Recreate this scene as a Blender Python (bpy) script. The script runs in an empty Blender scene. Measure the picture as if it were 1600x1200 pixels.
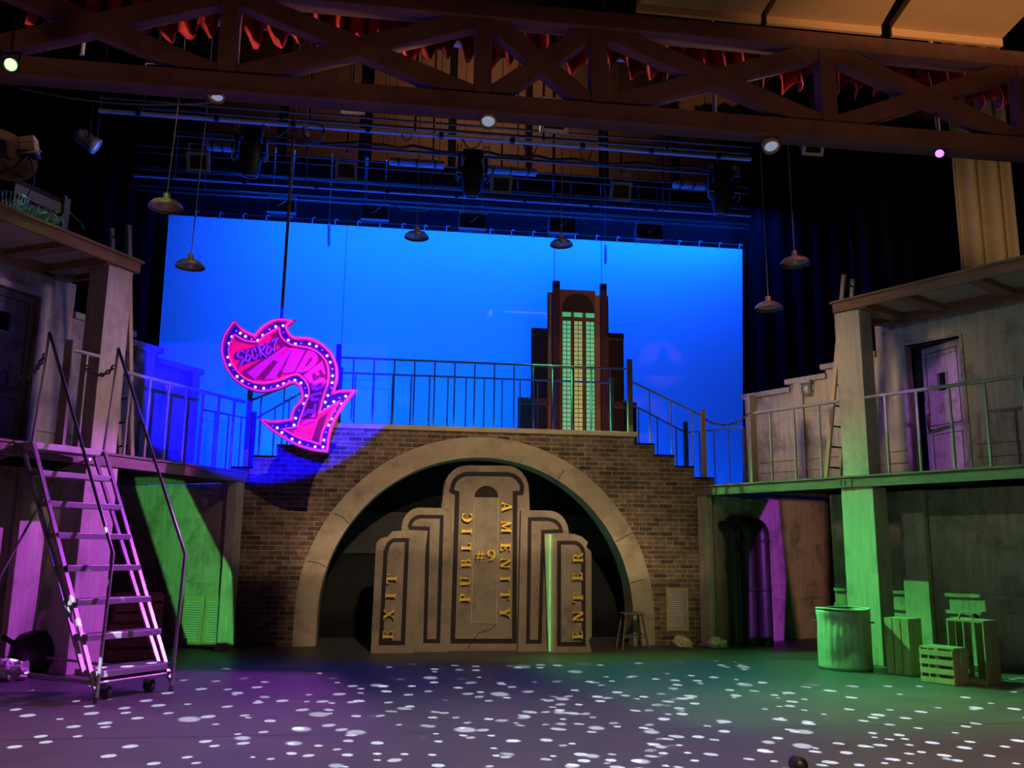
import bpy, bmesh, math, random
from mathutils import Vector, Matrix
from mathutils.geometry import tessellate_polygon
random.seed(7)
SC = bpy.context.scene
COL = SC.collection
V = Vector
rad = math.radians

# ------------------------------------------------------------------ camera
FPX = 1374.0
EYE = V((0.0, 0.0, 1.8))
_p, _y, _r = rad(10.68), rad(7.87), rad(0.66)
FWD = V((math.sin(_y) * math.cos(_p), math.cos(_y) * math.cos(_p), math.sin(_p)))
_R = V((math.cos(_y), -math.sin(_y), 0))
_U = _R.cross(FWD)
RGT = _R * math.cos(_r) + _U * math.sin(_r)
UPV = _U * math.cos(_r) - _R * math.sin(_r)
cam_data = bpy.data.cameras.new('camera')
cam_data.sensor_width = 36.0
cam_data.lens = 36.0 * FPX / 1600.0
cam_data.clip_end = 200
cam = bpy.data.objects.new('camera', cam_data)
COL.objects.link(cam)
M = Matrix((RGT, UPV, -FWD)).transposed().to_4x4()
M.translation = EYE
cam.matrix_world = M
SC.camera = cam

# survey of the hall: where a sight line of the photograph meets a real plane
def ray(u, v): return FWD + RGT * ((u - 800) / FPX) - UPV * ((v - 600) / FPX)
def atz(u, v, z=0.0):
    d = ray(u, v); return EYE + d * ((z - EYE.z) / d.z)
def aty(u, v, y):
    d = ray(u, v); return EYE + d * (y / d.y)
def atp(u, v, p, n):
    d = ray(u, v); return EYE + d * ((p - EYE).dot(n) / d.dot(n))

# frames of the two wings: s runs downstage along the deck edge, t away from centre stage
PHI = rad(29)
SI, CO = math.sin(PHI), math.cos(PHI)
AX = {'R': V((6.2, 17.3, 0)), 'L': V((-2.61, 16.75, 0))}
SG = {'R': 1.0, 'L': -1.0}
def W(side, s, t, z):
    g = SG[side]
    return AX[side] + V((g * (SI * s + CO * t), -CO * s + SI * t, z))
def NT(side): return V((SG[side] * CO, SI, 0))
def onside(side, u, v, t=0.0):
    p = atp(u, v, W(side, 0, t, 0), NT(side)); d = p - AX[side]; g = SG[side]
    return (g * SI * d.x - CO * d.y, p.z)
def onend(side, u, v, s):
    n = V((SG[side] * SI, -CO, 0))
    p = atp(u, v, W(side, s, 0, 0), n); d = p - AX[side]
    return (SG[side] * CO * d.x + SI * d.y, p.z)

# ------------------------------------------------------------------ world, view
w = bpy.data.worlds.new('hall_dark'); SC.world = w; w.use_nodes = True
w.node_tree.nodes['Background'].inputs[0].default_value = (0.010, 0.010, 0.018, 1)
w.node_tree.nodes['Background'].inputs[1].default_value = 0.35
SC.view_settings.view_transform = 'Standard'
SC.view_settings.look = 'None'
SC.view_settings.exposure = 0.0
SC.view_settings.gamma = 1.0
SC.view_settings.use_curve_mapping = False
try:
    SC.cycles.use_denoising = True
    SC.cycles.sample_clamp_indirect = 6.0
    SC.cycles.max_bounces = 8
except Exception:
    pass

# ------------------------------------------------------------------ lights
def aim(o, target):
    d = (V(target) - o.location).normalized()
    o.rotation_euler = d.to_track_quat('-Z', 'Y').to_euler()
def local_uv(o_loc, target, p):
    d = (V(target) - V(o_loc)).normalized()
    q = d.to_track_quat('-Z', 'Y').inverted()
    l = q @ (V(p) - V(o_loc))
    return (l.x / -l.z, l.y / -l.z)
def spot(name, loc, target, color, energy, angle, blend=0.3, size=0.06):
    l = bpy.data.lights.new(name, 'SPOT')
    l.color = color; l.energy = energy; l.spot_size = rad(angle); l.spot_blend = blend; l.shadow_soft_size = size
    o = bpy.data.objects.new(name, l); COL.objects.link(o); o.location = loc; aim(o, target)
    return o
def area(name, loc, target, color, energy, sx, sy, spread=180):
    l = bpy.data.lights.new(name, 'AREA'); l.shape = 'RECTANGLE'; l.size = sx; l.size_y = sy
    l.color = color; l.energy = energy; l.spread = rad(spread)
    o = bpy.data.objects.new(name, l); COL.objects.link(o); o.location = loc; aim(o, target)
    return o
def _uv_nodes(l):
    l.use_nodes = True
    nt = l.node_tree; N = nt.nodes; K = nt.links
    em = [n for n in N if n.type == 'EMISSION'][0]
    tc = N.new('ShaderNodeTexCoord')
    sp = N.new('ShaderNodeSeparateXYZ'); K.new(tc.outputs['Normal'], sp.inputs[0])
    ng = N.new('ShaderNodeMath'); ng.operation = 'MULTIPLY'; ng.inputs[1].default_value = -1; K.new(sp.outputs[2], ng.inputs[0])
    u = N.new('ShaderNodeMath'); u.operation = 'DIVIDE'; K.new(sp.outputs[0], u.inputs[0]); K.new(ng.outputs[0], u.inputs[1])
    v = N.new('ShaderNodeMath'); v.operation = 'DIVIDE'; K.new(sp.outputs[1], v.inputs[0]); K.new(ng.outputs[0], v.inputs[1])
    return nt, em, u.outputs[0], v.outputs[0]
def shutters(o, target, pts, soft=0.004):
    """framing shutters of an ellipsoidal spotlight: the beam is cut to the polygon pts (world points)"""
    nt, em, u, v = _uv_nodes(o.data); N = nt.nodes; K = nt.links
    q = [local_uv(o.location, target, p) for p in pts]
    ar = sum(q[i][0] * q[(i + 1) % len(q)][1] - q[(i + 1) % len(q)][0] * q[i][1] for i in range(len(q)))
    if ar < 0: q.reverse()
    last = None
    for i in range(len(q)):
        (x0, y0), (x1, y1) = q[i], q[(i + 1) % len(q)]
        ex, ey = x1 - x0, y1 - y0; L = math.hypot(ex, ey) or 1e-6
        a, b = -ey / L, ex / L; c = -(a * x0 + b * y0)
        m1 = N.new('ShaderNodeMath'); m1.operation = 'MULTIPLY'; m1.inputs[1].default_value = a; K.new(u, m1.inputs[0])
        m2 = N.new('ShaderNodeMath'); m2.operation = 'MULTIPLY_ADD'; m2.inputs[1].default_value = b; K.new(v, m2.inputs[0]); K.new(m1.outputs[0], m2.inputs[2])
        mr = N.new('ShaderNodeMapRange'); mr.interpolation_type = 'SMOOTHSTEP'
        mr.inputs['From Min'].default_value = -c - soft; mr.inputs['From Max'].default_value = -c + soft
        K.new(m2.outputs[0], mr.inputs['Value'])
        if last is None: last = mr.outputs[0]
        else:
            mm = N.new('ShaderNodeMath'); mm.operation = 'MULTIPLY'; K.new(last, mm.inputs[0]); K.new(mr.outputs[0], mm.inputs[1]); last = mm.outputs[0]
    K.new(last, em.inputs['Strength'])
def gobo_dots(o, scale, rmin, rmax, soft, seed, keep=0.8, vmax=9.0, umax=9.0):
    """a steel gobo of round holes in the gate of the projector"""
    nt, em, u, v = _uv_nodes(o.data); N = nt.nodes; K = nt.links
    cb = N.new('ShaderNodeCombineXYZ'); K.new(u, cb.inputs[0]); K.new(v, cb.inputs[1]); cb.inputs[2].default_value = 0
    mp = N.new('ShaderNodeMapping'); mp.inputs['Location'].default_value = (seed * 3.7, seed * 1.3, 0); mp.inputs['Rotation'].default_value = (0, 0, seed * 0.9)
    K.new(cb.outputs[0], mp.inputs[0])
    vo = N.new('ShaderNodeTexVoronoi'); vo.voronoi_dimensions = '2D'; vo.inputs['Scale'].default_value = scale; vo.inputs['Randomness'].default_value = 0.75
    K.new(mp.outputs[0], vo.inputs['Vector'])
    sp = N.new('ShaderNodeSeparateColor'); K.new(vo.outputs['Color'], sp.inputs[0])
    r = N.new('ShaderNodeMapRange'); r.inputs['To Min'].default_value = rmin; r.inputs['To Max'].default_value = rmax; K.new(sp.outputs[0], r.inputs['Value'])
    d = N.new('ShaderNodeMath'); d.operation = 'SUBTRACT'; K.new(r.outputs[0], d.inputs[0]); K.new(vo.outputs['Distance'], d.inputs[1])
    mr = N.new('ShaderNodeMapRange'); mr.interpolation_type = 'SMOOTHSTEP'; mr.inputs['From Min'].default_value = -soft; mr.inputs['From Max'].default_value = soft
    K.new(d.outputs[0], mr.inputs['Value'])
    kp = N.new('ShaderNodeMath'); kp.operation = 'LESS_THAN'; kp.inputs[1].default_value = keep; K.new(sp.outputs[1], kp.inputs[0])
    mm = N.new('ShaderNodeMath'); mm.operation = 'MULTIPLY'; K.new(mr.outputs[0], mm.inputs[0]); K.new(kp.outputs[0], mm.inputs[1])
    lt = N.new('ShaderNodeMapRange'); lt.interpolation_type = 'SMOOTHSTEP'; lt.inputs['From Min'].default_value = -vmax - 0.01; lt.inputs['From Max'].default_value = -vmax + 0.03
    nv = N.new('ShaderNodeMath'); nv.operation = 'MULTIPLY'; nv.inputs[1].default_value = -1; K.new(v, nv.inputs[0]); K.new(nv.outputs[0], lt.inputs['Value'])
    m3 = N.new('ShaderNodeMath'); m3.operation = 'MULTIPLY'; K.new(mm.outputs[0], m3.inputs[0]); K.new(lt.outputs[0], m3.inputs[1])
    au = N.new('ShaderNodeMath'); au.operation = 'ABSOLUTE'; K.new(u, au.inputs[0])
    lu = N.new('ShaderNodeMath'); lu.operation = 'LESS_THAN'; lu.inputs[1].default_value = umax; K.new(au.outputs[0], lu.inputs[0])
    m4 = N.new('ShaderNodeMath'); m4.operation = 'MULTIPLY'; K.new(m3.outputs[0], m4.inputs[0]); K.new(lu.outputs[0], m4.inputs[1])
    K.new(m4.outputs[0], em.inputs['Strength'])

WD0, WD1 = onside('R', 1415, 640, 1.5)[0], onside('R', 1500, 640, 1.5)[0]     ; WDZ = onside('R', 1450, 533, 1.5)[1]   # doorway on the upper deck
# cyclorama lights: a row above and a row on the floor behind the bridge
area('cyc_top_wash', (3.2, 21.8, 11.6), (3.0, 23.6, 6.5), (0.0, 0.075, 1.0), 1500, 15, 0.4)
area('cyc_floor_wash', (3.2, 21.8, 0.3), (3.0, 23.6, 5.0), (0.0, 0.075, 1.0), 950, 14, 0.4)
spot('cyc_centre', (2.5, 19.6, 2.6), (1.4, 23.6, 7.4), (0.0, 0.30, 1.0), 560, 72, 1.0, 0.3)
spot('cyc_left', (-2.0, 20.5, 3.0), (-2.5, 23.6, 5.5), (0.0, 0.075, 1.0), 1400, 90, 1.0, 0.3)
# front wash in warm white from the front-of-house bridge
tq = V((1.75, 17.3, 2.4))
o = spot('warm_front_wash', (2.4, 0.5, 9.5), tq, (1.0, 0.76, 0.47), 6000, 34, 1.0, 0.1)
shutters(o, tq, [V((-6, 17.3, 1.25)), V((9, 17.3, 1.25)), V((9, 17.3, 4.3)), V((-6, 17.3, 4.3))], 0.008)  # lower cut stands in for the darker paint of the brick foot
o = spot('warm_arch_fill', (2.1, 0.5, 9.5), tq, (1.0, 0.76, 0.48), 6000, 34, 1.0, 0.1)
shutters(o, tq, [V((-1.8, 17.3, -1.6)), V((8.8, 17.3, -1.6)), V((5.9, 17.3, 2.3)), V((-1.65, 17.3, 2.3))], 0.02)  # added beam: lights arch and kiosk feet, leaves the brick ends dark
spot('arch_glow', (1.7, 17.95, 0.25), (1.75, 17.9, 3.0), (0.25, 0.85, 0.62), 36, 160, 0.5, 0.1)  # unseen teal light added to lift the inside of the arch
tq = W('R', 1.7, 1.5, 4.4)
o = spot('warm_wing_wash', (-2.6, 12.2, 7.6), tq, (1.0, 0.74, 0.42), 3300, 36, 1.0, 1.0)
shutters(o, tq, [W('R', 4.1, 0.0, 3.3), W('R', 4.6, 0.0, 6.4), W('R', 2.4, 1.5, 6.2), W('R', 0.2, 1.5, 4.9), W('R', 0.1, 1.5, 3.1)], 0.02)
tq = W('L', 3.2, 0.6, 4.4); o = spot('pink_wing_wash', (7.0, 12.4, 7.3), tq, (1.0, 0.66, 0.68), 2000, 30, 0.9, 0.9)
shutters(o, tq, [W('L', 1.9, 0, 2.6), W('L', 6.5, 0, 2.6), W('L', 6.5, 0, 5.9), W('L', 1.9, 0, 5.9)], 0.02)
spot('violet_wall_wash', (6.0, 12.0, 6.6), W('L', 4.6, 1.5, 4.9), (0.34, 0.16, 1.0), 900, 13, 0.8, 0.2)
o = spot('wing_fill', (-2.0, 4.0, 7.0), (9.8, 12.8, 4.2), (0.66, 0.95, 0.68), 640, 32, 1.0, 0.1)
o = spot('floor_wash', (3.0, 2.0, 9.8), (2.5, 8.0, 0.0), (1.0, 0.74, 0.56), 6500, 100, 0.9, 0.3)
shutters(o, (2.5, 8.0, 0.0), [V((-9, 3, 0)), V((-5, 11.0, 0)), V((7.5, 12.0, 0)), V((13, 3, 0))], 0.09)
# green side light on the first pipe upstage of the red border
GL_ = V((1.24, 18.2, 7.5)); tq = V((8.4, 12.6, 0.8))
o = spot('green_side_light', GL_, tq, (0.13, 1.0, 0.19), 10000, 80, 0.5, 0.04)
shutters(o, tq, [V((6.22, 17.25, 2.6)), V((9.8, 10.7, 3.5)), V((12.5, 6.5, 0)), V((3.5, 9.0, 0))], 0.13)
tq = V((4.4, 13.0, 0)); o = spot('green_floor_light', V((0.6, 12.6, 10.2)), tq, (0.15, 1.0, 0.22), 3600, 60, 0.5, 0.04)
shutters(o, tq, [V((2.2, 15.4, 0)), V((7.5, 16.4, 0)), V((8.0, 9.0, 0)), V((3.4, 9.0, 0))], 0.07)
# purple side light opposite
PL_ = V((7.0, 15.6, 8.4)); tq = V((-4.2, 12.8, 0.7))
o = spot('purple_side_light', PL_, tq, (0.58, 0.09, 1.0), 11500, 60, 0.9, 0.05)
shutters(o, tq, [W('L', 1.5, 0, 3.3), W('L', 6.5, 0, 3.6), V((-6, 6, 0)), V((0.3, 8, 0)), V((-0.8, 13.6, 0))], 0.03)
# green frame cut on the end wall under the deck, stair side
GT_ = V((-0.9, 8.5, 2.3)); tq = W('L', -0.1, 1.6, 1.4)
qd = [W('L', -0.1, *onend('L', u, v, -0.1)) for u, v in ((205, 738), (286, 752), (360, 900), (364, 1010), (292, 1010))]
o = spot('green_framed_light', GT_, tq, (0.16, 1.0, 0.22), 2700, 30, 0.1, 0.02); shutters(o, tq, qd, 0.002)
# purple and amber frames on the opposite end wall
PT_ = V((6.6, 10.5, 2.6)); tq = W('R', 0.3, 2.2, 1.5)
qd = [W('R', 0.3, *onend('R', u, v, 0.3)) for u, v in ((1203, 779), (1216, 779), (1228, 900), (1224, 1010), (1156, 1010), (1156, 870))]
o = spot('purple_framed_light', PT_, tq, (0.55, 0.07, 1.0), 2000, 60, 0.1, 0.02); shutters(o, tq, qd, 0.003)
qd = [W('R', 0.3, *onend('R', u, v, 0.3)) for u, v in ((1210, 779), (1290, 776), (1292, 1000), (1240, 1010), (1229, 880))]
o = spot('amber_framed_light', PT_ + V((-1.2, -.4, 0.1)), tq, (1.0, 0.52, 0.36), 1000, 60, 0.1, 0.02); shutters(o, tq, qd, 0.012)
# purple light on the open door
tq = W('R', 4.6, 1.7, 4.2)
o = spot('purple_door_light', (2.5, 8.5, 6.3), tq, (0.60, 0.18, 1.0), 1800, 15, 0.4, 0.03)
shutters(o, tq, [W('R', WD0, 1.5, 3.0), W('R', WD1, 1.5, 3.0), W('R', WD1, 1.5, WDZ), W('R', WD0, 1.5, WDZ)], 0.006)
# violet special on the hanging sign, spilling on bricks and wall end
VS_ = V((0.2, -3.0, 3.1)); tq = aty(413, 513, 17.0)
o = spot('violet_special', VS_, tq, (0.002, 0.0, 1.0), 150000, 17.0, 0.10, 0.03)
shutters(o, tq, [aty(u, v, 17.0) for u, v in ((230, 498), (610, 498), (610, 760), (230, 860))], 0.003)
for pg in (((364, 506), (452, 503), (528, 560), (530, 606), (385, 608), (350, 572)), ((470, 664), (550, 613), (511, 702), (452, 684))):  # unseen red fill added to redden the sign face
    tq = aty(440, 600, 15.2); o = spot('sign_red_fill', (1.0, 11.9, 7.0), tq, (1.0, 0.20, 0.16), 1500, 30, 0.5, 0.02)
    shutters(o, tq, [aty(u, v, 15.2) for u, v in pg], 0.003)
# warm light on the cut-out tower
YT_ = 21.6
for (u0, v0, u1, v1, e) in ((858, 445, 948, 690, 700), (834, 520, 974, 690, 420), (816, 628, 990, 690, 400)):
    tq = aty((u0 + u1) / 2, (v0 + v1) / 2, YT_)
    o = spot('tower_light', (9.0, 14.0, 9.0), tq, (1.0, 0.52, 0.28), e, 40, 0.4, 0.03)
    shutters(o, tq, [aty(u0, v1, YT_), aty(u1, v1, YT_), aty(u1, v0 + 9, YT_), aty(u0, v0 + 4, YT_)], 0.002)
# unseen fill lights added for red border, shell panels, ceiling boards, tan drape
for x, e in ((15.5, 1500), (8.5, 900), (2.5, 900), (-2.5, 500)):
    spot('border_fill', (x, 11.0, 7.75), (x - 4.5, 11.45, 8.55), (1.0, 0.60, 0.45), e, 30, 0.6, 0.05)
for x in (-4.5, -0.5, 3.5, 7.5):
    tq = V((x, 10.5, 8.2)); o = spot('truss_fill', (x, 8.6, 5.8), tq, (1.0, 0.54, 0.44), 58, 150, 0.8, 0.2)
    shutters(o, tq, [V((x - 5, 10.5, 7.34)), V((x + 5, 10.5, 7.34)), V((x + 5, 10.5, 9.05)), V((x - 5, 10.5, 9.05))], 0.01)
for (u, v, y), (lu, lv, ly), c, e in (((262, 318, 12.8), (17, 101, 9.6), (0.35, 1.0, 0.32), 300), ((300, 408, 15.0), (17, 101, 9.6), (0.45, 1.0, 0.35), 260), ((1240, 404, 14.8), (1468, 237, 10.2), (0.66, 0.16, 1.0), 330), ((1199, 474, 15.6), (1468, 237, 10.2), (0.7, 0.22, 1.0), 260)):
    spot('lamp_glint', aty(lu, lv, ly) + V((0, .1, 0.12)), aty(u, v, y), c, e, 6.5, 0.6, 0.03)
for u, v, y in ((259, 318, 12.8), (297, 410, 15.0), (651, 366, 17.6), (877, 378, 18.0), (1242, 406, 14.8), (1201, 476, 15.6)):
    spot('lamp_glint', aty(u, v, y) + V((0.6, -1.6, 2.6)), aty(u, v, y), (1.0, 0.66, 0.34), 26, 20, 0.6, 0.05)  # warm beams added in mid-air to brighten each pendant lamp
spot('roof_green', W('L', 3.4, -0.9, 7.6), W('L', 5.0, 0.4, 6.4), (0.3, 1.0, 0.35), 95, 30, 0.6, 0.02)
o = spot('shell_panel_fill', (3.0, 24.0, 18.5), (2.5, 28.8, 16.0), (1.0, 0.56, 0.32), 420, 150, 1.0, 0.3)
o = spot('ceiling_board_fill', (7.5, -2.0, 3.5), (8.8, 9.0, 9.3), (1.0, 0.55, 0.25), 8500, 40, 0.8, 0.3)
shutters(o, (8.8, 9.0, 9.3), [V((-3, 5.2, 9.3)), V((17, 5.2, 9.3)), V((17, 10.5, 8.85)), V((-3, 10.5, 8.85))], 0.006)
o = spot('drape_fill', (9.8, 12.4, 7.2), (12.6, 15.0, 9.0), (1.0, 0.70, 0.38), 170, 70, 0.8, 0.1)
# gobo projectors: white dots on the stage floor
for i, (x, y, z, tx, ty, sc, rmin, rmax, soft, en, kp) in enumerate([
        (-4.0, 4.0, 9.5, -3.4, 10.0, 38, 0.11, 0.25, 0.02, 48000, 0.34), (2.5, 3.5, 9.5, 2.0, 10.0, 42, 0.10, 0.24, 0.02, 60000, 0.32),
        (8.0, 4.0, 9.5, 7.0, 10.2, 40, 0.11, 0.25, 0.02, 62000, 0.34), (2.0, 1.0, 9.8, 1.5, 8.6, 24, 0.08, 0.2, 0.04, 60000, 0.34)]):
    o = spot('gobo_projector', (x, y, z), (tx, ty, 0), (0.70, 0.80, 1.0), en, 62, 0.15, 0.004)
    far = local_uv(o.location, (tx, ty, 0), (tx, (13.4, 14.7, 12.3, 14.5)[i], 0))
    gobo_dots(o, sc, rmin, rmax, soft, i + 1, kp, far[1], (9, .30, 9, .30)[i])
tq = aty(858, 920, 16.12); o = spot('green_edge_fill', (-3.0, 12.6, 3.4), tq, (0.12, 1.0, 0.25), 3500, 20, 0.2, 0.01)  # added beam, cut narrow to draw the green line on the kiosk edge
shutters(o, tq, [aty(u, v, 16.12) for u, v in ((852, 1018), (864, 1018), (864, 834), (852, 834))], 0.001)


# ------------------------------------------------------------------ materials
MATS = {}
def _mat(name):
    m = bpy.data.materials.new(name); m.use_nodes = True; MATS[name] = m
    nt = m.node_tree; b = nt.nodes['Principled BSDF']
    return m, nt, nt.nodes, nt.links, b
def c4(c): return (c[0], c[1], c[2], 1)
def plain(name, col, rough=0.6, metal=0.0, var=0.25, scale=6.0, bump=0.0, sheen=0):
    m, nt, N, K, b = _mat(name)
    tc = N.new('ShaderNodeTexCoord')
    n = N.new('ShaderNodeTexNoise'); n.inputs['Scale'].default_value = scale; n.inputs['Detail'].default_value = 5
    K.new(tc.outputs['Object'], n.inputs['Vector'])
    mx = N.new('ShaderNodeMix'); mx.data_type = 'RGBA'
    mx.inputs[6].default_value = c4([c * (1 - var) for c in col]); mx.inputs[7].default_value = c4([min(1, c * (1 + var)) for c in col])
    K.new(n.outputs['Fac'], mx.inputs[0]); K.new(mx.outputs[2], b.inputs['Base Color'])
    b.inputs['Roughness'].default_value = rough; b.inputs['Metallic'].default_value = metal
    if name.startswith('sign_'): b.inputs['Specular IOR Level'].default_value = 0.15
    if rough > 0.9: b.inputs['Specular IOR Level'].default_value = 0.05
    if bump:
        bp = N.new('ShaderNodeBump'); bp.inputs['Strength'].default_value = bump; bp.inputs['Distance'].default_value = 0.02
        K.new(n.outputs['Fac'], bp.inputs['Height']); K.new(bp.outputs[0], b.inputs['Normal'])
    return m
def emit(name, col, strength, base=(0.8, 0.8, 0.8)):
    m, nt, N, K, b = _mat(name)
    b.inputs['Base Color'].default_value = c4(base)
    b.inputs['Emission Color'].default_value = c4(col); b.inputs['Emission Strength'].default_value = strength
    b.inputs['Roughness'].default_value = 0.3
    return m
def streaked(name, c1, c2, c3, sx=9.0, sz=0.6, rough=0.85, blotch=1.3, horizontal=False, stain=0.45, bump=0.15):
    """painted scenery: dry-brushed streaks, soft blotches, darker stains"""
    m, nt, N, K, b = _mat(name)
    tc = N.new('ShaderNodeTexCoord')
    mp = N.new('ShaderNodeMapping'); mp.inputs['Scale'].default_value = (sz, sz, sx) if horizontal else (sx, sx, sz)
    K.new(tc.outputs['Object'], mp.inputs[0])
    st = N.new('ShaderNodeTexNoise'); st.inputs['Scale'].default_value = 1.6; st.inputs['Detail'].default_value = 8; st.inputs['Roughness'].default_value = 0.7
    K.new(mp.outputs[0], st.inputs['Vector'])
    bl = N.new('ShaderNodeTexNoise'); bl.inputs['Scale'].default_value = blotch; bl.inputs['Detail'].default_value = 6; bl.inputs['Roughness'].default_value = 0.62
    K.new(tc.outputs['Object'], bl.inputs['Vector'])
    r1 = N.new('ShaderNodeMapRange'); r1.inputs['From Min'].default_value = 0.3; r1.inputs['From Max'].default_value = 0.7; K.new(st.outputs['Fac'], r1.inputs['Value'])
    mx = N.new('ShaderNodeMix'); mx.data_type = 'RGBA'; mx.inputs[6].default_value = c4(c1); mx.inputs[7].default_value = c4(c2); K.new(r1.outputs[0], mx.inputs[0])
    r2 = N.new('ShaderNodeMapRange'); r2.inputs['From Min'].default_value = 0.5; r2.inputs['From Max'].default_value = 0.72; r2.inputs['To Max'].default_value = stain; K.new(bl.outputs['Fac'], r2.inputs['Value'])
    m2 = N.new('ShaderNodeMix'); m2.data_type = 'RGBA'; m2.inputs[7].default_value = c4(c3); K.new(mx.outputs[2], m2.inputs[6]); K.new(r2.outputs[0], m2.inputs[0])
    K.new(m2.outputs[2], b.inputs['Base Color'])
    b.inputs['Roughness'].default_value = rough
    bp = N.new('ShaderNodeBump'); bp.inputs['Strength'].default_value = bump; bp.inputs['Distance'].default_value = 0.01
    K.new(st.outputs['Fac'], bp.inputs['Height']); K.new(bp.outputs[0], b.inputs['Normal'])
    return m
def brick_mat(name):
    m, nt, N, K, b = _mat(name)
    tc = N.new('ShaderNodeTexCoord')
    sp = N.new('ShaderNodeSeparateXYZ'); K.new(tc.outputs['Object'], sp.inputs[0])
    ad = N.new('ShaderNodeMath'); ad.operation = 'ADD'; K.new(sp.outputs[0], ad.inputs[0]); K.new(sp.outputs[1], ad.inputs[1])
    cb = N.new('ShaderNodeCombineXYZ'); K.new(ad.outputs[0], cb.inputs[0]); K.new(sp.outputs[2], cb.inputs[1])
    br = N.new('ShaderNodeTexBrick'); K.new(cb.outputs[0], br.inputs['Vector'])
    br.inputs['Scale'].default_value = 1.0; br.inputs['Brick Width'].default_value = 0.277; br.inputs['Row Height'].default_value = 0.0915
    br.inputs['Mortar Size'].default_value = 0.0065; br.inputs['Mortar Smooth'].default_value = 0.25; br.inputs['Bias'].default_value = -0.2
    br.inputs['Color1'].default_value = (0.22, 0.135, 0.085, 1); br.inputs['Color2'].default_value = (0.03, 0.021, 0.019, 1); br.inputs['Mortar'].default_value = (0.40, 0.33, 0.24, 1)
    n = N.new('ShaderNodeTexNoise'); n.inputs['Scale'].default_value = 9; n.inputs['Detail'].default_value = 7; K.new(tc.outputs['Object'], n.inputs['Vector'])
    n2 = N.new('ShaderNodeTexNoise'); n2.inputs['Scale'].default_value = 0.9; n2.inputs['Detail'].default_value = 3; K.new(tc.outputs['Object'], n2.inputs['Vector'])
    mx = N.new('ShaderNodeMix'); mx.data_type = 'RGBA'; mx.blend_type = 'MULTIPLY'; mx.inputs[0].default_value = 0.7
    rp = N.new('ShaderNodeMapRange'); rp.inputs['From Min'].default_value = 0.25; rp.inputs['From Max'].default_value = 0.7; rp.inputs['To Min'].default_value = 0.35; rp.inputs['To Max'].default_value = 1.25
    K.new(n.outputs['Fac'], rp.inputs['Value'])
    K.new(br.outputs['Color'], mx.inputs[6]); K.new(rp.outputs[0], mx.inputs[7])
    m2 = N.new('ShaderNodeMix'); m2.data_type = 'RGBA'; m2.blend_type = 'MULTIPLY'; m2.inputs[0].default_value = 0.6
    rq = N.new('ShaderNodeMapRange'); rq.inputs['From Min'].default_value = 0.3; rq.inputs['From Max'].default_value = 0.65; rq.inputs['To Min'].default_value = 0.4; rq.inputs['To Max'].default_value = 1.2
    K.new(n2.outputs['Fac'], rq.inputs['Value'])
    K.new(mx.outputs[2], m2.inputs[6]); K.new(rq.outputs[0], m2.inputs[7])
    K.new(m2.outputs[2], b.inputs['Base Color']); b.inputs['Roughness'].default_value = 0.9
    bp = N.new('ShaderNodeBump'); bp.invert = True; bp.inputs['Strength'].default_value = 0.5; bp.inputs['Distance'].default_value = 0.015
    K.new(br.outputs['Fac'], bp.inputs['Height']); K.new(bp.outputs[0], b.inputs['Normal'])
    return m
def floor_mat(name, seams):
    m, nt, N, K, b = _mat(name)
    tc = N.new('ShaderNodeTexCoord')
    n = N.new('ShaderNodeTexNoise'); n.inputs['Scale'].default_value = 1.1; n.inputs['Detail'].default_value = 8; n.inputs['Roughness'].default_value = 0.65
    K.new(tc.outputs['Object'], n.inputs['Vector'])
    mp = N.new('ShaderNodeMapping'); mp.inputs['Scale'].default_value = (0.35, 5, 1); K.new(tc.outputs['Object'], mp.inputs[0])
    n2 = N.new('ShaderNodeTexNoise'); n2.inputs['Scale'].default_value = 2; n2.inputs['Detail'].default_value = 4; K.new(mp.outputs[0], n2.inputs['Vector'])
    mx = N.new('ShaderNodeMix'); mx.data_type = 'RGBA'; mx.inputs[6].default_value = (0.055, 0.052, 0.05, 1); mx.inputs[7].default_value = (0.115, 0.108, 0.10, 1)
    a = N.new('ShaderNodeMath'); a.operation = 'MULTIPLY_ADD'; a.inputs[1].default_value = 0.4; K.new(n2.outputs['Fac'], a.inputs[0])
    h = N.new('ShaderNodeMath'); h.operation = 'MULTIPLY_ADD'; h.inputs[1].default_value = 1.2; h.inputs[2].default_value = -0.25; K.new(n.outputs['Fac'], h.inputs[0]); K.new(h.outputs[0], a.inputs[2])
    K.new(a.outputs[0], mx.inputs[0])
    sp = N.new('ShaderNodeSeparateXYZ'); K.new(tc.outputs['Object'], sp.inputs[0])
    last = mx.outputs[2]
    for axis, pos, slope, width, col in seams:
        # line: coordinate(axis) - slope*other == pos
        o = N.new('ShaderNodeMath'); o.operation = 'MULTIPLY_ADD'; o.inputs[1].default_value = -slope; K.new(sp.outputs[1 - axis], o.inputs[0]); K.new(sp.outputs[axis], o.inputs[2])
        c = N.new('ShaderNodeMath'); c.operation = 'COMPARE'; c.inputs[1].default_value = pos; c.inputs[2].default_value = width; K.new(o.outputs[0], c.inputs[0])
        k = N.new('ShaderNodeMix'); k.data_type = 'RGBA'; k.inputs[7].default_value = c4(col); K.new(last, k.inputs[6]); K.new(c.outputs[0], k.inputs[0]); last = k.outputs[2]
    K.new(last, b.inputs['Base Color'])
    rr = N.new('ShaderNodeMapRange'); rr.inputs['To Min'].default_value = 0.36; rr.inputs['To Max'].default_value = 0.6; K.new(n.outputs['Fac'], rr.inputs['Value']); K.new(rr.outputs[0], b.inputs['Roughness'])
    return m

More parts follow.
